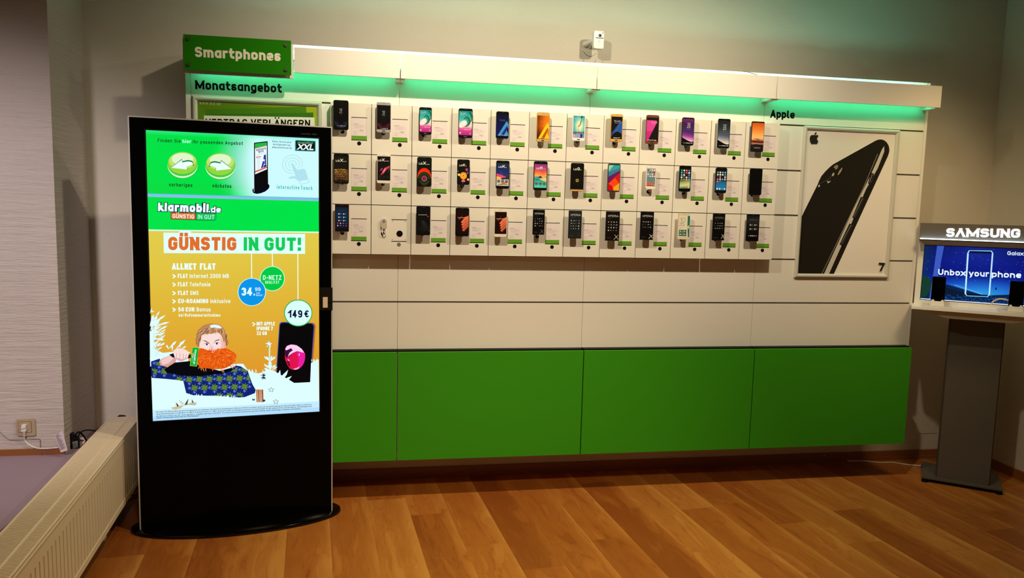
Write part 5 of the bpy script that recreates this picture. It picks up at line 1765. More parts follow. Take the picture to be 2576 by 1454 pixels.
# cinnamon and nuts
for k in range(4):
    x = 205 + k * 22
    a.poly([C6(x, 1072), C6(x + 20, 1070), C6(x + 24, 1218), C6(x + 8, 1222)], [(210, 130, 70), (180, 96, 48), (216, 140, 80), (170, 90, 50)][k])
    a.line([C6(x + 18, 1075), C6(x + 22, 1215)], .8, (120, 56, 26))
for cx, cy in ((178, 1188), (300, 1200)):
    a.up()
    for k in range(8):
        a.blade(*C6(cx, cy), *C6(cx + 22 * math.cos(k * .785), cy + 17 * math.sin(k * .785)), 2.0, (34, 30, 60))
for pts, c_ in ((((280, 1285), (350, 1270), (380, 1262), (440, 1255), (400, 1290), (330, 1305)), (206, 190, 150)), (((330, 1270), (345, 1218), (372, 1262)), (236, 230, 190)), (((345, 1218), (378, 1262), (358, 1270)), (24, 22, 30)), (((380, 1190), (440, 1230), (425, 1262), (385, 1215)), (214, 216, 200)), (((440, 1255), (493, 1172), (480, 1245)), (120, 110, 90)), (((455, 1240), (493, 1172), (465, 1250)), (40, 36, 44)), (((530, 1180), (562, 1238), (535, 1240)), (22, 20, 30)), (((530, 1180), (520, 1230), (540, 1240)), (226, 220, 190)), (((440, 1260), (520, 1225), (590, 1222), (575, 1255), (500, 1250)), (196, 188, 160))):
    a.poly([P5(*p) for p in pts], c_)
# sweater
tor = [(420, 890), (600, 900), (900, 878), (1050, 788), (1130, 800), (1188, 850), (1215, 930), (1245, 1010), (1282, 1075), (1272, 1112), (1150, 1160), (1030, 1166), (900, 1150), (700, 1142), (545, 1138), (465, 1110), (450, 1050), (430, 965), (230, 945), (58, 932), (52, 740), (155, 705), (165, 770), (240, 810)]
NVY = (18, 34, 116)
a.poly([P5(*p) for p in tor], NVY)


def inside(pt, poly):
    x, y = pt
    r_ = False
    for (x0, y0), (x1, y1) in zip(poly, poly[1:] + poly[:1]):
        if (y0 > y) != (y1 > y) and x < (x1 - x0) * (y - y0) / (y1 - y0) + x0:
            r_ = not r_
    return r_


a.up()
for j in range(6):
    for i in range(13):
        cx, cy = 30 + i * 118 - (j % 2) * 58, 760 + j * 102 - i * 3
        for k in range(8):
            q = k * math.pi / 4 + .2
            tip = (cx + 54 * math.cos(q), cy + 50 * math.sin(q))
            if inside(tip, tor) and inside((cx, cy), tor):
                a.blade(*P5(cx, cy), *P5(*tip), 4.6, (104, 138, 58) if k % 2 else (82, 116, 44))
        for ox, oy in ((59, 0), (0, 51)):
            fx, fy = cx + ox, cy + oy
            if inside((fx - 22, fy), tor) and inside((fx + 22, fy), tor) and inside((fx, fy + 20), tor):
                for k in range(8):
                    q = k * math.pi / 4
                    a.blade(*P5(fx - 24 * math.cos(q), fy - 22 * math.sin(q)), *P5(fx + 24 * math.cos(q), fy + 22 * math.sin(q)), 1.6, (60, 96, 236) if k % 2 else (110, 160, 255))
a.poly([P5(*p) for p in ((205, 835), (330, 752), (510, 735), (610, 780), (860, 850), (1010, 810), (1010, 845), (900, 880), (640, 912), (420, 908), (240, 872))], (6, 8, 14))
a.poly([P5(*p) for p in ((1050, 770), (1130, 775), (1180, 845), (1110, 800))], SN)
a.up()
for k in range(60):
    x = rnd.uniform(470, 1270)
    yb = 1110 + (x - 465) / 800 * 40
    a.blade(*P5(x, yb + 40), *P5(x + rnd.uniform(-14, 14), yb + rnd.uniform(-4, 22)), 2.6, SN)
# hammer handle, arm, hand
a.poly([P5(*p) for p in ((265, 660), (318, 640), (332, 700), (300, 688))], (12, 12, 16))
a.poly([P5(*p) for p in ((470, 664), (522, 654), (522, 700), (480, 704))], (20, 30, 44))
SK, SK2 = (252, 222, 216), (222, 160, 160)
a.poly([P5(*p) for p in ((145, 742), (180, 706), (275, 668), (300, 690), (352, 700), (345, 742), (300, 770), (225, 800), (165, 785))], SK2)
a.poly([P5(*p) for p in ((165, 735), (200, 705), (275, 672), (320, 700), (260, 760), (190, 780))], (244, 204, 200))
a.blob([P5(*p) for p in ((312, 628), (330, 600), (380, 585), (440, 595), (480, 618), (492, 655), (485, 690), (440, 728), (400, 738), (360, 722), (334, 690))], SK)
for x0, y0, x1, y1 in ((352, 640, 350, 708), (392, 640, 388, 722), (432, 650, 428, 722), (466, 655, 460, 700)):
    a.line([P5(x0, y0), P5(x1, y1)], 1.0, (200, 130, 140))
a.poly([P5(*p) for p in ((330, 690), (420, 712), (490, 690), (470, 712), (420, 736), (370, 730))], (226, 170, 172))
# green hand sign
a.poly([P5(*p) for p in ((538, 571), (619, 577), (591, 798), (508, 790))], (196, 220, 40))
a.poly([P5(*p) for p in ((542, 576), (614, 581), (587, 793), (513, 786))], (0, 178, 58))
a.text('klarmobil.de', P5(567, 600), P5(547, 768), 5.2, .2, (230, 250, 240), gap=.16)
a.line([P5(548, 640), P5(541, 698)], 2.4, (236, 200, 170))
a.line([P5(540, 703), P5(535, 748)], 2.0, (70, 210, 170))
# head
hair = [(588, 552), (578, 500), (598, 430), (612, 375), (650, 325), (715, 298), (800, 294), (875, 318), (922, 375), (948, 440), (950, 500), (938, 545), (900, 560), (640, 560), (612, 570)]
a.blob([P5(*p) for p in hair], (190, 134, 88))
a.poly([P5(*p) for p in ((905, 500), (940, 500), (948, 530), (930, 575), (905, 590))], (236, 176, 160))
face = [(640, 480), (652, 432), (700, 415), (770, 412), (840, 400), (880, 440), (900, 500), (908, 560), (905, 620), (850, 660), (700, 650), (640, 600), (620, 560)]
a.blob([P5(*p) for p in face], SK)
a.poly([P5(*p) for p in ((860, 430), (900, 500), (908, 560), (900, 620), (862, 600), (880, 540))], (240, 190, 180))
a.up()
for k in range(150):
    f_ = rnd.random()
    x = 640 + 270 * f_
    y = 318 + 34 * abs(f_ - .55) * 2 + rnd.uniform(0, 52)
    sw = -58 + 60 * f_ + rnd.uniform(-14, 14)
    a.blade(*P5(x, y), *P5(x + sw, y + rnd.uniform(26, 62)), 1.5, [(128, 78, 46), (214, 160, 108), (236, 196, 146), (100, 60, 38), (196, 140, 92)][k % 5])
for k in range(40):
    y = rnd.uniform(380, 520)
    lf = k % 2
    x = (604 if lf else 932) + rnd.uniform(-16, 22)
    a.blade(*P5(x, y), *P5(x + (-10 if lf else 6) + rnd.uniform(-8, 8), y + rnd.uniform(30, 60)), 1.6, [(150, 98, 60), (222, 172, 122), (120, 74, 46)][k % 3])
for x0, y0, x1, y1, c_ in ((640, 440, 600, 540, (130, 80, 50)), (625, 420, 588, 520, (214, 160, 110)), (915, 400, 942, 500, (120, 74, 48)), (900, 390, 930, 470, (220, 170, 120)), (730, 350, 650, 420, (96, 60, 40)), (870, 350, 900, 420, (96, 60, 40))):
    a.blade(*P5(x0, y0), *P5(x1, y1), 4, c_)
a.blob([P5(*p) for p in ((745, 318), (790, 305), (850, 315), (885, 345), (840, 348), (800, 340), (760, 342))], (232, 250, 255))
for br in (((652, 488), (690, 505), (742, 532), (735, 520), (695, 494)), ((786, 520), (815, 498), (862, 488), (852, 478), (812, 488))):
    a.poly([P5(*p) for p in br], (150, 86, 50))
for ex_, ey_ in ((708, 537), (826, 528)):
    a.poly([P5(ex_ - 34, ey_ - 2), P5(ex_ - 10, ey_ - 14), P5(ex_ + 16, ey_ - 12), P5(ex_ + 36, ey_ + 2), P5(ex_ + 8, ey_ + 14), P5(ex_ - 18, ey_ + 12)], (248, 250, 255))
    a.ell(*P5(ex_, ey_), 2.9, 2.7, (60, 70, 150), 14)
    a.ell(*P5(ex_, ey_), 1.3, 1.3, (14, 14, 40), 10)
    a.line([P5(ex_ - 36, ey_ - 2), P5(ex_ - 8, ey_ - 15), P5(ex_ + 18, ey_ - 13), P5(ex_ + 38, ey_ + 2)], .8, (110, 60, 60))
a.poly([P5(*p) for p in ((755, 540), (775, 560), (800, 600), (790, 618), (750, 618), (730, 600))], (244, 196, 188))
a.line([P5(735, 600), P5(748, 614), P5(772, 618), P5(792, 606)], .9, (190, 110, 110))
beard = [(612, 612), (640, 582), (720, 605), (755, 612), (800, 612), (850, 595), (930, 582), (1000, 615), (1050, 655), (1052, 700), (1025, 750), (960, 800), (900, 822), (800, 828), (690, 815), (630, 812), (600, 740)]
a.blob([P5(*p) for p in beard], (232, 92, 16))
a.poly([P5(*p) for p in ((720, 608), (745, 600), (770, 628), (750, 636))], (214, 40, 24))
a.ell(*P5(782, 622), 3.8, 2.6, (255, 214, 200), 12, -.4)
cols_ = [(246, 116, 28), (222, 72, 12), (238, 98, 20), (206, 54, 8), (252, 138, 44)]
for lay in range(3):
    a.up()
    for k in range(240):
        q = rnd.uniform(0, 6.28)
        rr = math.sqrt(rnd.random())
        x = 825 + 205 * rr * math.cos(q)
        y = 705 + 100 * rr * math.sin(q)
        q2 = math.atan2((y - 640) * 1.6, x - 800) + rnd.uniform(-.7, .7)
        ln = rnd.uniform(18, 46)
        a.blade(*P5(x, y), *P5(x + ln * math.cos(q2), y + ln * .8 * math.sin(q2)), rnd.uniform(1.1, 2.2), cols_[(k + lay) % 5])
a.up()
for x0, y0, x1, y1 in ((620, 800, 610, 825), (640, 800, 645, 850), (655, 805, 680, 862), (690, 810, 700, 860), (860, 815, 905, 875), (890, 815, 915, 872), (980, 780, 1020, 830), (1000, 770, 1045, 815), (1030, 740, 1060, 790), (780, 825, 775, 850)):
    a.blade(*P5(x0, y0), *P5(x1, y1), 2.6, (236, 140, 66))
# small print
DIS = ['*Der Allnet Flat 2000 im D-Netz hat eine Vertragslaufzeit von 24 Monaten. Die monatlichen Gesamtkosten in H\u00f6he von 34,99 Euro pro Monat setzen sich aus dem Grundpreis der Allnet Flat 2000 in H\u00f6he von 19,99 Euro',
       'und an einem Datenvolumen von 2000 MB mit 21,6 MBit/s im Download und bis zu 5,7 MBit/s im Upload auf UMTS-Geschwindigkeit gedrosselt. Die Anschlussgeb\u00fchr betr\u00e4gt einmalig 9,99 Euro. Bei Mitnahme der alten Rufnummer wird',
       'ein Bonus in H\u00f6he von 50,- Euro gew\u00e4hrt. Angebot gilt bis 31.12.2017. F\u00fcr die Rufnummernmitnahme k\u00f6nnen Kosten beim bisherigen Anbieter entstehen.', 'Anbieter: klarmobil GmbH, Hollerstra\u00dfe 126, 24782 B\u00fcdelsdorf']
G['\u00df'] = G['B']
for s_, p0, p1 in ((DIS[0], (393.5, 1035.5), (783, 1016.5)), (DIS[1], (394.5, 1040.5), (783.5, 1021)), (DIS[2], (395, 1045.5), (757, 1026.8)), (DIS[3], (395.5, 1050), (501, 1044.6))):
    a.text(s_, p0, p1, 2.9, .2, (24, 50, 60), gap=.2, rad=.2)
a.done('screen_picture', M_SCREEN, scr_)
# maker's word at the top edge and the card reader clipped on the right
a = Art(KF, lambda u, v: KF.at(u, v, 0.0), 0.0002)
a.text('monitor XXL', (757, 338), (798, 340), 3.6, .16, (74, 72, 66), gap=.2)
a.done('maker_lettering', M_PRINT, t)
bm = BM()
x0, z0 = KF.at(803, 783.5, .004)
x1, z1 = KF.at(836.5, 723, .004)
prism(bm, KF, rrect(x0, x1, z0 + .044, z1, .004, 3), -.0005, .006)
box(bm, KF, x0, x1, z0 + .006, z0 + .0445, -.0005, .004)
cc_ = link('card_clip', bm, mat('clear_dark_plastic', rgb(30, 27, 22), .15, spec=.3), t)
bm = BM()
xa, za = KF.at(812.2, 774, .006)
xb, zb = KF.at(824.2, 747.2, .006)
box(bm, KF, xa, xb, za, zb, .0042, .0072)
link('clip_insert', bm, mat('insert_white', rgb(226, 208, 180), .4), cc_)

# ------------------------------------------------------------------ the radiator in front of the window platform
RF = Frame((-0.9650, 0.1380, 0.0), math.atan2(-0.9969, 0.0791))     # x runs towards the camera, n points into the room (right)
if RF.n.x < 0:
    pass
RN = RF.n
SG = 1 if RN.x > 0 else -1


def rbox(bm, x0, x1, z0, z1, d0, d1):
    """d measured from the front face away from the room"""
    box(bm, RF, x0, x1, z0, z1, -SG * d1, -SG * d0)


RL = 2.05
t = thing('radiator', 'cream ribbed panel radiator with top grille in front of the window platform', 'radiator', RF.p(RL / 2, 0.125, -SG * .075), RF.ang)
bm = BM()
# front panel: plain top band, ribs with narrow channels, rolled lip
rbox(bm, 0, RL, .382, .436, .004, .022)
rbox(bm, 0, RL, .432, .438, .000, .006)
rbox(bm, 0, RL, .126, .152, .002, .022)
x = .03
while x < RL - .03:
    rbox(bm, x, x + .031, .152, .382, .004, .022)
    x += .040
rbox(bm, 0, .03, .152, .382, .004, .010)
rbox(bm, 0, RL, .128, .436, .0222, .024)
link('front_panel', bm, M_RAD, t)
bm = BM()
rbox(bm, 0, RL, .444, .450, .002, .008)
rbox(bm, 0, RL, .4435, .450, .142, .150)
rbox(bm, 0, RL, .444, .4502, .052, .060)
rbox(bm, 0, .10, .4445, .4495, .008, .142)
x = .102
while x < RL:
    rbox(bm, x, x + .0052, .444, .449, .008, .142)
    x += .0096
link('top_grille', bm, M_RAD, t)
bm = BM()
rbox(bm, .004, RL, .13, .418, .026, .138)
link('convector_core', bm, M_RADIN, t)
bm = BM()
rbox(bm, 0, RL, .126, .444, .142, .150)
link('rear_panel', bm, M_RAD, t)
bm = BM()
rbox(bm, 0, .004, .126, .444, .004, .142)
link('end_plate', bm, M_RAD, t)
for xx in (.45, 1.6):
    bm = BM()
    rbox(bm, xx, xx + .04, 0, .130, .07, .11)
    link('foot', bm, M_RAD, t)

# ------------------------------------------------------------------ things on the left pier and the platform
PF = Frame((0, PY, 0))
x0, z0 = PF.at(39.3, 1097.5, .01)
x1, z1 = PF.at(90, 1054.5, .01)
cx, cz = (x0 + x1) / 2, (z0 + z1) / 2
t = thing('wall_socket', 'beige wall socket on the combed plaster pier', 'socket', (cx, PY, z0))
bm = BM()
prism(bm, PF, rrect(cx - .0415, cx + .0415, cz - .0415, cz + .0415, .009, 5), .0002, .0095)
link('cover_frame', bm, M_BEIGE, t, bevel=.002)
ix, iz = cx - .003, cz + .003
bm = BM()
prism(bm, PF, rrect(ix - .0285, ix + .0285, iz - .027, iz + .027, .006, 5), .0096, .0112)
link('inner_shade_rim', bm, mat('beige_shadow', rgb(92, 74, 48), .5), t)  # shade around the inner plate, put into a dark beige rim
bm = BM()
prism(bm, PF, rrect(ix - .0272, ix + .0272, iz - .0257, iz + .0257, .0055, 5), .0096, .0118)
link('inner_plate', bm, M_BEIGE, t)
bm = BM()
disc(bm, PF, ix + .001, iz, .0195, .0118, .0121, 28)
link('socket_well', bm, mat('socket_dark', rgb(46, 34, 20), .6), t)
bm = BM()
disc(bm, PF, ix + .002, iz + .001, .0180, .0121, .0124, 28)
link('socket_face', bm, M_BEIGE, t)
t = thing('power_plug', 'pale power plug with white cord stuck in the wall socket', 'plug', (ix, PY - .012, iz))
bm = BM()
prism(bm, PF, [(ix - .011, iz - .002), (ix + .009, iz - .001), (ix + .012, iz + .016), (ix - .007, iz + .017)], .0124, .030)
prism(bm, PF, [(ix - .0125, iz - .018), (ix + .0085, iz - .017), (ix + .009, iz - .0008), (ix - .0112, iz - .0018)], .0124, .024)
link('plug_body', bm, M_WHITEPL, t, bevel=.0012)
bm = BM()
tube(bm, [PF.p(ix - .001, iz - .017, .018), PF.p(ix - .003, iz - .043, .015)], [.0075, .0060], 10)
link('strain_relief', bm, mat('plug_grey', rgb(196, 186, 176), .5), t)
bm = BM()
C2 = lambda u, v, d: PF.p(*PF.at(u, v, d), d)
tube(bm, [PF.p(ix - .003, iz - .042, .015), C2(61.5, 1104, .010), C2(67, 1113, .008), C2(77, 1121, .008), C2(88, 1126, .010), C2(100, 1128, .016), C2(122, 1128, .018), C2(146, 1126, .018)], .0030, 8, smooth_n=5)
link('cord', bm, M_WHITEPL, t, smooth=True)
bm = BM()
tube(bm, [C2(0, 1087, .003), C2(10, 1096, .003), C2(23, 1106, .004), C2(45, 1105.5, .014), C2(96, 1105, .004), C2(101, 1111, .004), C2(101.5, 1124, .008), C2(104, 1140, .020), C2(110, 1153, .03), C2(122, 1156, .05), C2(140, 1154, .05), C2(152, 1152, .05)], .0012, 6, smooth_n=5)
tag(link('telephone_wire', bm, mat('wire_brown', rgb(96, 82, 66), .5), smooth=True), 'thin brown wire running across the pier below the wall socket', 'wire')

# white flagged cable tag with a bar code, leaning by the pier corner
TF = Frame((PX - .005, PY - .055, .338), 0)
a = Art(TF, lambda u, v: TF.at(u, v, 0), .0012)
bm = BM()
prism(bm, TF, [TF.at(*p, 0) for p in ((139, 1095), (157, 1083), (170, 1133), (153, 1138))], 0, .001)
t = thing('barcode_tag', 'white paper tag with black bar code beside the pier corner', 'tag', TF.p(*TF.at(160, 1138, 0), 0))
link('paper', bm, mat('tag_paper', rgb(226, 214, 222), .5), t)
lens = [.75, .5, .62, .95, .4, .55, .8, .6, .9, .7, .85, .6, .95, .75, .9, .65, .95, .8]
for k, l_ in enumerate(lens):
    f_ = (k + .4) / len(lens)
    xa, ya = 139.8 + 13.6 * f_, 1095 + 38.5 * f_
    a.line([(xa, ya), (xa + 13.5 * l_, ya - 7.4 * l_)], .95, (40, 28, 52), k == 0)
a.done('bar_code', M_PRINT, t)

# power strip with black adapter, behind the radiator
SF = Frame((PX + .075, PY + .10, .338), math.radians(12))
U = lambda x, y: (120 + x / 12.11, 1060 + y / 12.11)
t = thing('power_strip', 'white power strip standing behind the radiator under the black adapter', 'power strip', SF.p(0, 0, 0))
bm = BM()
prism(bm, SF, [SF.at(*U(*p), -.01) for p in ((590, 1140), (640, 905), (900, 905), (1120, 640), (1160, 530), (960, 520), (940, 700), (960, 1100), (700, 1240))], -.04, -.012)
link('strip_body', bm, M_WHITEPL, t)
bm = BM()
prism(bm, SF, [SF.at(*U(*p), -.012) for p in ((980, 580), (1020, 548), (1060, 548), (1105, 562), (1090, 590), (1040, 600))], -.012, -.008)
link('rocker_switch', bm, mat('switch_red', rgb(120, 12, 20), .35), t)
t = thing('plug_adapter', 'black mains adapter with grey label plugged in behind the radiator', 'adapter', SF.p(0, .03, .02))
bm = BM()
prism(bm, SF, [SF.at(*U(*p), .02) for p in ((640, 900), (625, 530), (600, 560), (598, 515), (640, 500), (640, 400), (680, 375), (770, 378), (795, 400), (800, 480), (930, 500), (960, 560), (960, 800), (900, 915), (690, 930))], -.008, .02)
link('adapter_body', bm, M_BLACK, t, bevel=.0015)
bm = BM()
prism(bm, SF, [SF.at(*U(*p), .0205) for p in ((750, 625), (910, 590), (920, 790), (770, 835))], .0201, .0206)
link('rating_label', bm, mat('label_grey', rgb(120, 124, 128), .4), t)
bm = BM()
C3 = lambda x, y, d=0.0: SF.p(*SF.at(*U(x, y), d), d)
tube(bm, [C3(850, 480), C3(860, 410), C3(900, 345), C3(950, 325), C3(1010, 350), C3(1070, 420), C3(1130, 500), C3(1200, 620, -.02)], .0042, 8, smooth_n=5)
link('cable', bm, M_BLACK, t, smooth=True)
bm = BM()
tube(bm, [C3(935, 480, -.01), C3(960, 400, -.01), C3(1040, 310, -.01), C3(1150, 270, -.01), C3(1300, 265, -.01), C3(1440, 290, -.01), C3(1560, 330, -.01), C3(1750, 460, -.01)], .0034, 8, smooth_n=5)
tag(link('power_cable', bm, M_BLACK, smooth=True), 'black cable arching over behind the radiator', 'cable')
bm = BM()
tube(bm, [C3(600, 1040, .05), C3(500, 1075, .06), C3(430, 1100, .07), C3(430, 1145, .08), C3(500, 1190, .09), C3(580, 1200, .09), C3(640, 1150, .08)], .0016, 6, smooth_n=5)
tag(link('wire_loop', bm, mat('wire_blue', rgb(70, 70, 120), .5), smooth=True), 'small loop of blue wire on the pale window platform', 'wire')

# bits between the far end of the radiator and the back wall
WF = Frame((0, BY - .03, 0))
V = lambda x, y: WF.at(240 + x / 12.11, 1020 + y / 12.11, 0)
bm = BM()
prism(bm, WF, [V(*p) for p in ((705, 420), (705, 310), (730, 285), (800, 285), (890, 292), (935, 318), (935, 420))], 0, .02)
tag(link('cable_connector', bm, M_BLACK), 'black connector poking up behind the far end of the radiator', 'connector')

# ------------------------------------------------------------------ security camera above the pelmets
SFm = Frame((1.430, 0.20, 0), math.radians(4))
t = thing('security_camera', 'small white security camera on the wall above the pelmets', 'camera', (1.43, .26, 2.45))
bm = BM()
prism(bm, SFm, rrect(-.0305, .0305, 2.4545, 2.5515, .011, 6), -.026, 0)
link('camera_body', bm, M_WHITEPL, t, bevel=.004)
cxl, czl = SFm.at(1509.7, 89.3, .001)
for nm, (u, v), r_, m_ in (('lens', (1509.7, 89.3), .0088, M_GLOSS), ('sensor_eye', (1516.7, 83), .0028, M_GLOSS), ('button', (1507, 103.7), .0078, mat('camera_grey', rgb(200, 204, 198), .4)), ('status_light', (1507, 113.3), .0012, M_SLOT)):
    bm = BM()
    xx, zz = SFm.at(u, v, .001)
    disc(bm, SFm, xx, zz, r_, -.0005, .0012)
    link(nm, bm, m_, t)
bm = BM()
xa, za = SFm.at(1499, 96, .001)
xb, zb = SFm.at(1518.3, 95, .001)
box(bm, SFm, xa, xb, (za + zb) / 2 - .0016, (za + zb) / 2 + .0016, -.0005, .0012)
link('sensor_slot', bm, M_SLOT, t)
bm = BM()
tube(bm, [SFm.p(-.020, 2.500, -.024), SFm.p(-.030, 2.500, -.05), (1.385, BY - .002, 2.498)], [.012, .011, .016], 14)
link('mounting_arm', bm, M_WHITEPL, t, smooth=True)
bm = BM()
tube(bm, [SFm.p(-.012, 2.456, -.014), SFm.p(-.010, 2.445, -.012), SFm.p(-.004, 2.430, -.01), SFm.p(-.006, 2.40, -.02), SFm.p(-.010, 2.37, -.06), SFm.p(-.010, 2.32, -.10)], .0022, 6, smooth_n=5)
tube(bm, [SFm.p(-.030, 2.488, -.03), SFm.p(-.042, 2.460, -.05), SFm.p(-.052, 2.452, -.08), SFm.p(-.060, 2.470, -.11)], .0018, 6, smooth_n=5)
link('camera_cable', bm, M_WHITEPL, t, smooth=True)
bm = BM()
C4 = lambda u, v: WALLF.p(*WALLF.at(u, v, .02), .02)
tube(bm, [C4(1870, 180.5), C4(1880, 181), C4(1890, 184), C4(1898, 186.5), C4(1906, 189)], .0016, 6, smooth_n=4)
tag(link('loose_wire', bm, mat('wire_dark', rgb(60, 66, 50), .5), smooth=True), 'short dark wire end on top of the third pelmet from the left', 'wire')

# ------------------------------------------------------------------ the phone stand at the right
TH = math.radians(-38)
GF = Frame((3.5297, -0.1185, 0.0), TH)
t = thing('display_stand', 'grey pedestal phone stand with a lit blue screen near the right wall', 'display stand', GF.p(.12, 0, -.09), TH)
bm = BM()
box(bm, GF, -.085, .322, .022, .034, -.285, .022)
link('base_plate', bm, M_POST, t, bevel=.001)
for xx, dd in ((-.07, .008), (.307, .008), (-.07, -.27), (.307, -.27)):
    bm = BM()
    bmesh.ops.create_cone(bm, cap_ends=True, segments=16, radius1=.018, radius2=.016, depth=.0215, matrix=Matrix.Translation(GF.p(xx, .0108, dd)))
    link('rubber_foot', bm, M_BLACK, t)
bm = BM()
box(bm, GF, -.008, .254, .034, 1.012, -.012, 0)
link('post_front', bm, M_POST, t)
bm = BM()
box(bm, GF, -.014, .260, .034, 1.012, -.10, -.012)
link('post_body', bm, mat('post_dark', rgb(74, 68, 60), .5, .3), t)
SL, SR = -.218, .462
bm = BM()
prism(bm, GF, [(-.03, 1.008), (.275, 1.008), (SR - .02, 1.052), (SL + .02, 1.052)], -.06, .15)
link('shelf_underside', bm, mat('stand_beige', rgb(205, 190, 168), .5), t)
bm = BM()
box(bm, GF, SL, SR, 1.052, 1.066, -.07, .19)
link('shelf', bm, M_WHITEPL, t, bevel=.006)
bm = BM()
box(bm, GF, SL + .012, SR - .012, 1.066, 1.448, -.06, 0)
link('back_panel', bm, M_WHITEPL, t, bevel=.002)
HF = Frame(GF.p(0, 0, .055), TH)
bm = BM()
box(bm, GF, SL + .012, SR - .012, 1.442, 1.541, -.06, .055)
hb_ = link('header_box', bm, mat('header_satin', rgb(126, 120, 112), .38, .55), t, bevel=.002)
bm = BM()
box(bm, GF, SL + .012, SR - .012, 1.441, 1.449, .0552, .080)
link('header_lip', bm, M_STEEL, hb_, bevel=.001)
bm = BM()
box(bm, GF, SL + .016, SR - .016, 1.4492, 1.4535, .060, .074)
link('header_light_strip', bm, mat('header_led', (1, 1, 1, 1), .5, emit=(.62, .82, 1, 1), estr=5.0), hb_)
bm = BM()
letters3d(bm, HF, 'S\u0245MSUNG', HF.at(2380, 595.5, .001), HF.at(2565.5, 598, .001), .0485, .245, .0006, .004, gap=.13, rad=.22)
link('lit_lettering', bm, M_LETW, hb_)
# screen
DF = Frame(GF.p(0, 0, .0), TH)
x0, z1 = DF.at(2327, 617, .002)
x1 = .418
z0 = 1.094
bm = BM()
box(bm, DF, x0 - .003, x1 + .003, z0 - .003, z1 + .003, -.002, .0012)
link('screen_bezel', bm, M_BLACK, t)
fa_ = Art(DF, lambda u, v: (x0 + (x1 - x0) * u, z1 - (z1 - z0) * v), .0012, .0001)


def sky(u, v):
    c = ramp([(0, (8, 16, 84)), (.25, (12, 22, 120)), (.5, (10, 24, 130)), (.7, (10, 40, 170)), (.82, (14, 60, 170)), (1, (10, 40, 90))], v)
    g = max(0, 1 - math.hypot((u - .52) * 1.7, (v - .82) * 3.2))
    c = mixc(c, (60, 190, 250), g * .75)
    g2 = max(0, 1 - math.hypot((u - .45) * 2.2, (v - .08) * 2.4))
    c = mixc(c, (30, 56, 180), g2 * .6)
    if u < .12:
        c = mixc(c, (16, 60, 80), .55 * (1 - u / .12))
    return c


fa_.field(0, 0, 1, 1, 30, 20, sky)
fa_.poly([(0, .62), (.10, .66), (.22, .70), (.34, .76), (.5, .84), (.56, .86), (.62, .84), (.8, .80), (1, .78), (1, 1), (0, 1)], (8, 34, 78))
fa_.poly([(0, .70), (.14, .72), (.3, .80), (.45, .88), (.3, .92), (0, .86)], (10, 26, 50))
fa_.poly([(0, .55), (.06, .6), (.10, .75), (.05, .95), (0, .97)], (20, 60, 46))
r2 = random.Random(5)
fa_.up()
for k in range(120):
    u, v = r2.uniform(.01, .99), r2.uniform(.02, .60)
    s_ = r2.uniform(.0012, .0034)
    fa_.ell(u, v, s_ * .62, s_ * 1.2, (170, 200, 255), 6, up=False)
fa_.up()
for k in range(240):
    u = r2.uniform(.12, .98)
    v = r2.uniform(.88, .99)
    fa_.blade(u, v, u + r2.uniform(-.012, .012), v - r2.uniform(.004, .02), .006, mixc((20, 90, 190), (70, 170, 230), r2.random() * max(0, 1 - abs(u - .55) * 1.8)))
fa_.poly([(.105, 0), (.165, 0), (.135, .6), (.12, .98), (.075, .98), (.09, .6)], (58, 90, 190))
fa_.line([(.28, .70), (.36, .745), (.46, .80), (.52, .835)], .006, (120, 220, 255))
fa_.line([(.24, .69), (.34, .71), (.42, .77)], .004, (60, 150, 230))
fa_.rect(0, .985, 1, 1.0, (232, 244, 255))
scr_ = fa_.done('screen', M_SCREEN, t)
a = Art(DF, lambda u, v: DF.at(u, v, .002), .0035, .0001)
S = lambda x, y: (2300 + x / 6.3225, 550 + y / 6.3225)
oline = [(870, 515), (1230, 520), (1250, 550), (1195, 1215), (1165, 1238), (835, 1225), (808, 1195), (850, 560)]
a.line([S(*p) for p in ((848, 560), (872, 513), (1225, 518), (1248, 552), (1196, 1205), (1165, 1236), (838, 1222), (808, 1190), (848, 560), (860, 530))], 3.0, (150, 220, 255))
a.line([S(*p) for p in ((858, 560), (816, 1190))], 2.2, (225, 250, 255))
a.line([S(*p) for p in ((1240, 560), (1188, 1205))], 2.0, (215, 245, 255))
a.poly([S(*p) for p in ((880, 513), (1225, 522), (1222, 555), (875, 545))], (10, 16, 40))
a.poly([S(*p) for p in ((830, 1200), (1172, 1214), (1165, 1236), (838, 1222))], (8, 14, 40))
TXW = (232, 248, 255)
a.text('Unbox', S(378, 893), S(815, 910), 14.6, .23, TXW, gap=.17)
a.text('your', S(868, 915), S(1187, 925), 14.6, .23, TXW, gap=.17)
a.text('phone', S(1230, 928), S(1697, 945), 14.6, .23, TXW, gap=.17)
a.text('Galaxy S8', S(1478, 578), S(1478 + 470, 594), 9.4, .2, TXW, gap=.17)
for pts in (((1282, 1136), (1288, 1105), (1302, 1090), (1312, 1100), (1310, 1138), (1300, 1120), (1292, 1136)),):
    a.poly([S(*p) for p in pts], (8, 18, 70))
a.done('screen_picture', M_SCREEN, scr_)


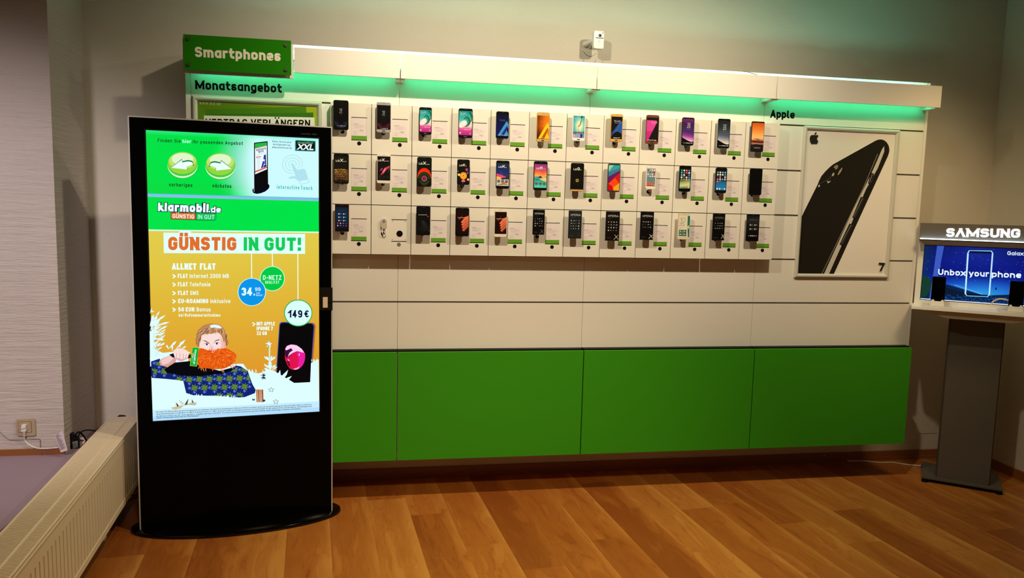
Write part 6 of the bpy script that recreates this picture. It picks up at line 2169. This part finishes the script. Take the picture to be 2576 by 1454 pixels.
def stand_phone(xc, label, lean):
    q = thing('display_phone', label, 'phone', GF.p(xc, 1.066, .12), TH, 'phones on the pedestal stand')
    bm = BM()
    prism(bm, GF, rrect(xc - .034, xc + .034, 1.096, 1.240, .007, 5), .114, .122)
    link('body', bm, M_GLOSS, q, bevel=.0015)
    bm = BM()
    box(bm, GF, xc - .0348, xc - .0338, 1.165, 1.21, .116, .120)
    link('side_edge', bm, M_SILV, q)
    c = thing('phone_cradle', 'white cradle holding the ' + lean, 'phone holder', GF.p(xc, 1.066, .11), TH, 'phone cradles on the pedestal stand')
    bm = BM()
    box(bm, GF, xc - .075, xc + .075, 1.0665, 1.0725, .02, .175)
    link('cradle_plate', bm, mat('cradle_clear', rgb(214, 206, 204), .2), c)
    bm = BM()
    prism(bm, GF, [(xc - .036, 1.0727), (xc + .036, 1.0727), (xc + .030, 1.108), (xc + .022, 1.110), (xc + .016, 1.100), (xc - .014, 1.100), (xc - .020, 1.110), (xc - .030, 1.106)], .124, .136)
    prism(bm, GF, [(xc - .03, 1.0727), (xc + .03, 1.0727), (xc + .02, 1.0945), (xc - .02, 1.0945)], .10, .124)
    link('cradle_grip', bm, M_WHITEPL, c, bevel=.002)


stand_phone(-.089, 'black phone at the left end of the pedestal stand', 'left black phone on the pedestal stand')
stand_phone(.285, 'black phone cut off by the right edge of the photo', 'black phone at the right picture edge')
bm = BM()
C5 = lambda u, v, d: GF.p(*GF.at(u, v, d), d)
tube(bm, [C5(2494, 768, .08), C5(2497, 760, .08), C5(2507, 754, .08), C5(2520, 752, .085), C5(2535, 755, .09), C5(2545, 757, .09)], .0042, 10, smooth_n=6)
tag(link('charging_cord', bm, mat('cord_cream', rgb(226, 205, 172), .5), smooth=True), 'cream cord looping over the shelf of the pedestal stand', 'cord')

# ------------------------------------------------------------------ white cord on the floor to the stand
FL = lambda u, v, z=.004: hit(u, v, Vector((0, 0, 1)), Vector((0, 0, z)))
bm = BM()
P = [(3.05, .3, .045)] + [FL(u, v) for u, v in ((2081, 1140), (2098, 1152), (2125, 1159), (2160, 1159.5), (2180, 1160), (2212, 1163.5), (2240, 1163), (2252, 1164), (2275, 1168), (2300, 1170.5), (2324, 1172.5))] + [GF.p(-.08, .012, -.2), GF.p(0, .012, -.22)]
tube(bm, P, .0035, 8, smooth_n=5)
tag(link('floor_cord', bm, M_WHITEPL, smooth=True), 'white cord on the laminate floor running to the pedestal stand', 'cord')
bm = BM()
tube(bm, [FL(250 + 30, 1250, .01), FL(322, 1247), FL(336, 1246.5), FL(348, 1243), FL(420, 1235)], .003, 8, smooth_n=5)
tube(bm, [FL(318, 1263), FL(328, 1256), FL(338, 1252.5), FL(350, 1250), FL(420, 1246)], .003, 8, smooth_n=5)
tag(link('kiosk_cable', bm, M_BLACK, smooth=True), 'black cables on the floor behind the left edge of the kiosk', 'cable')
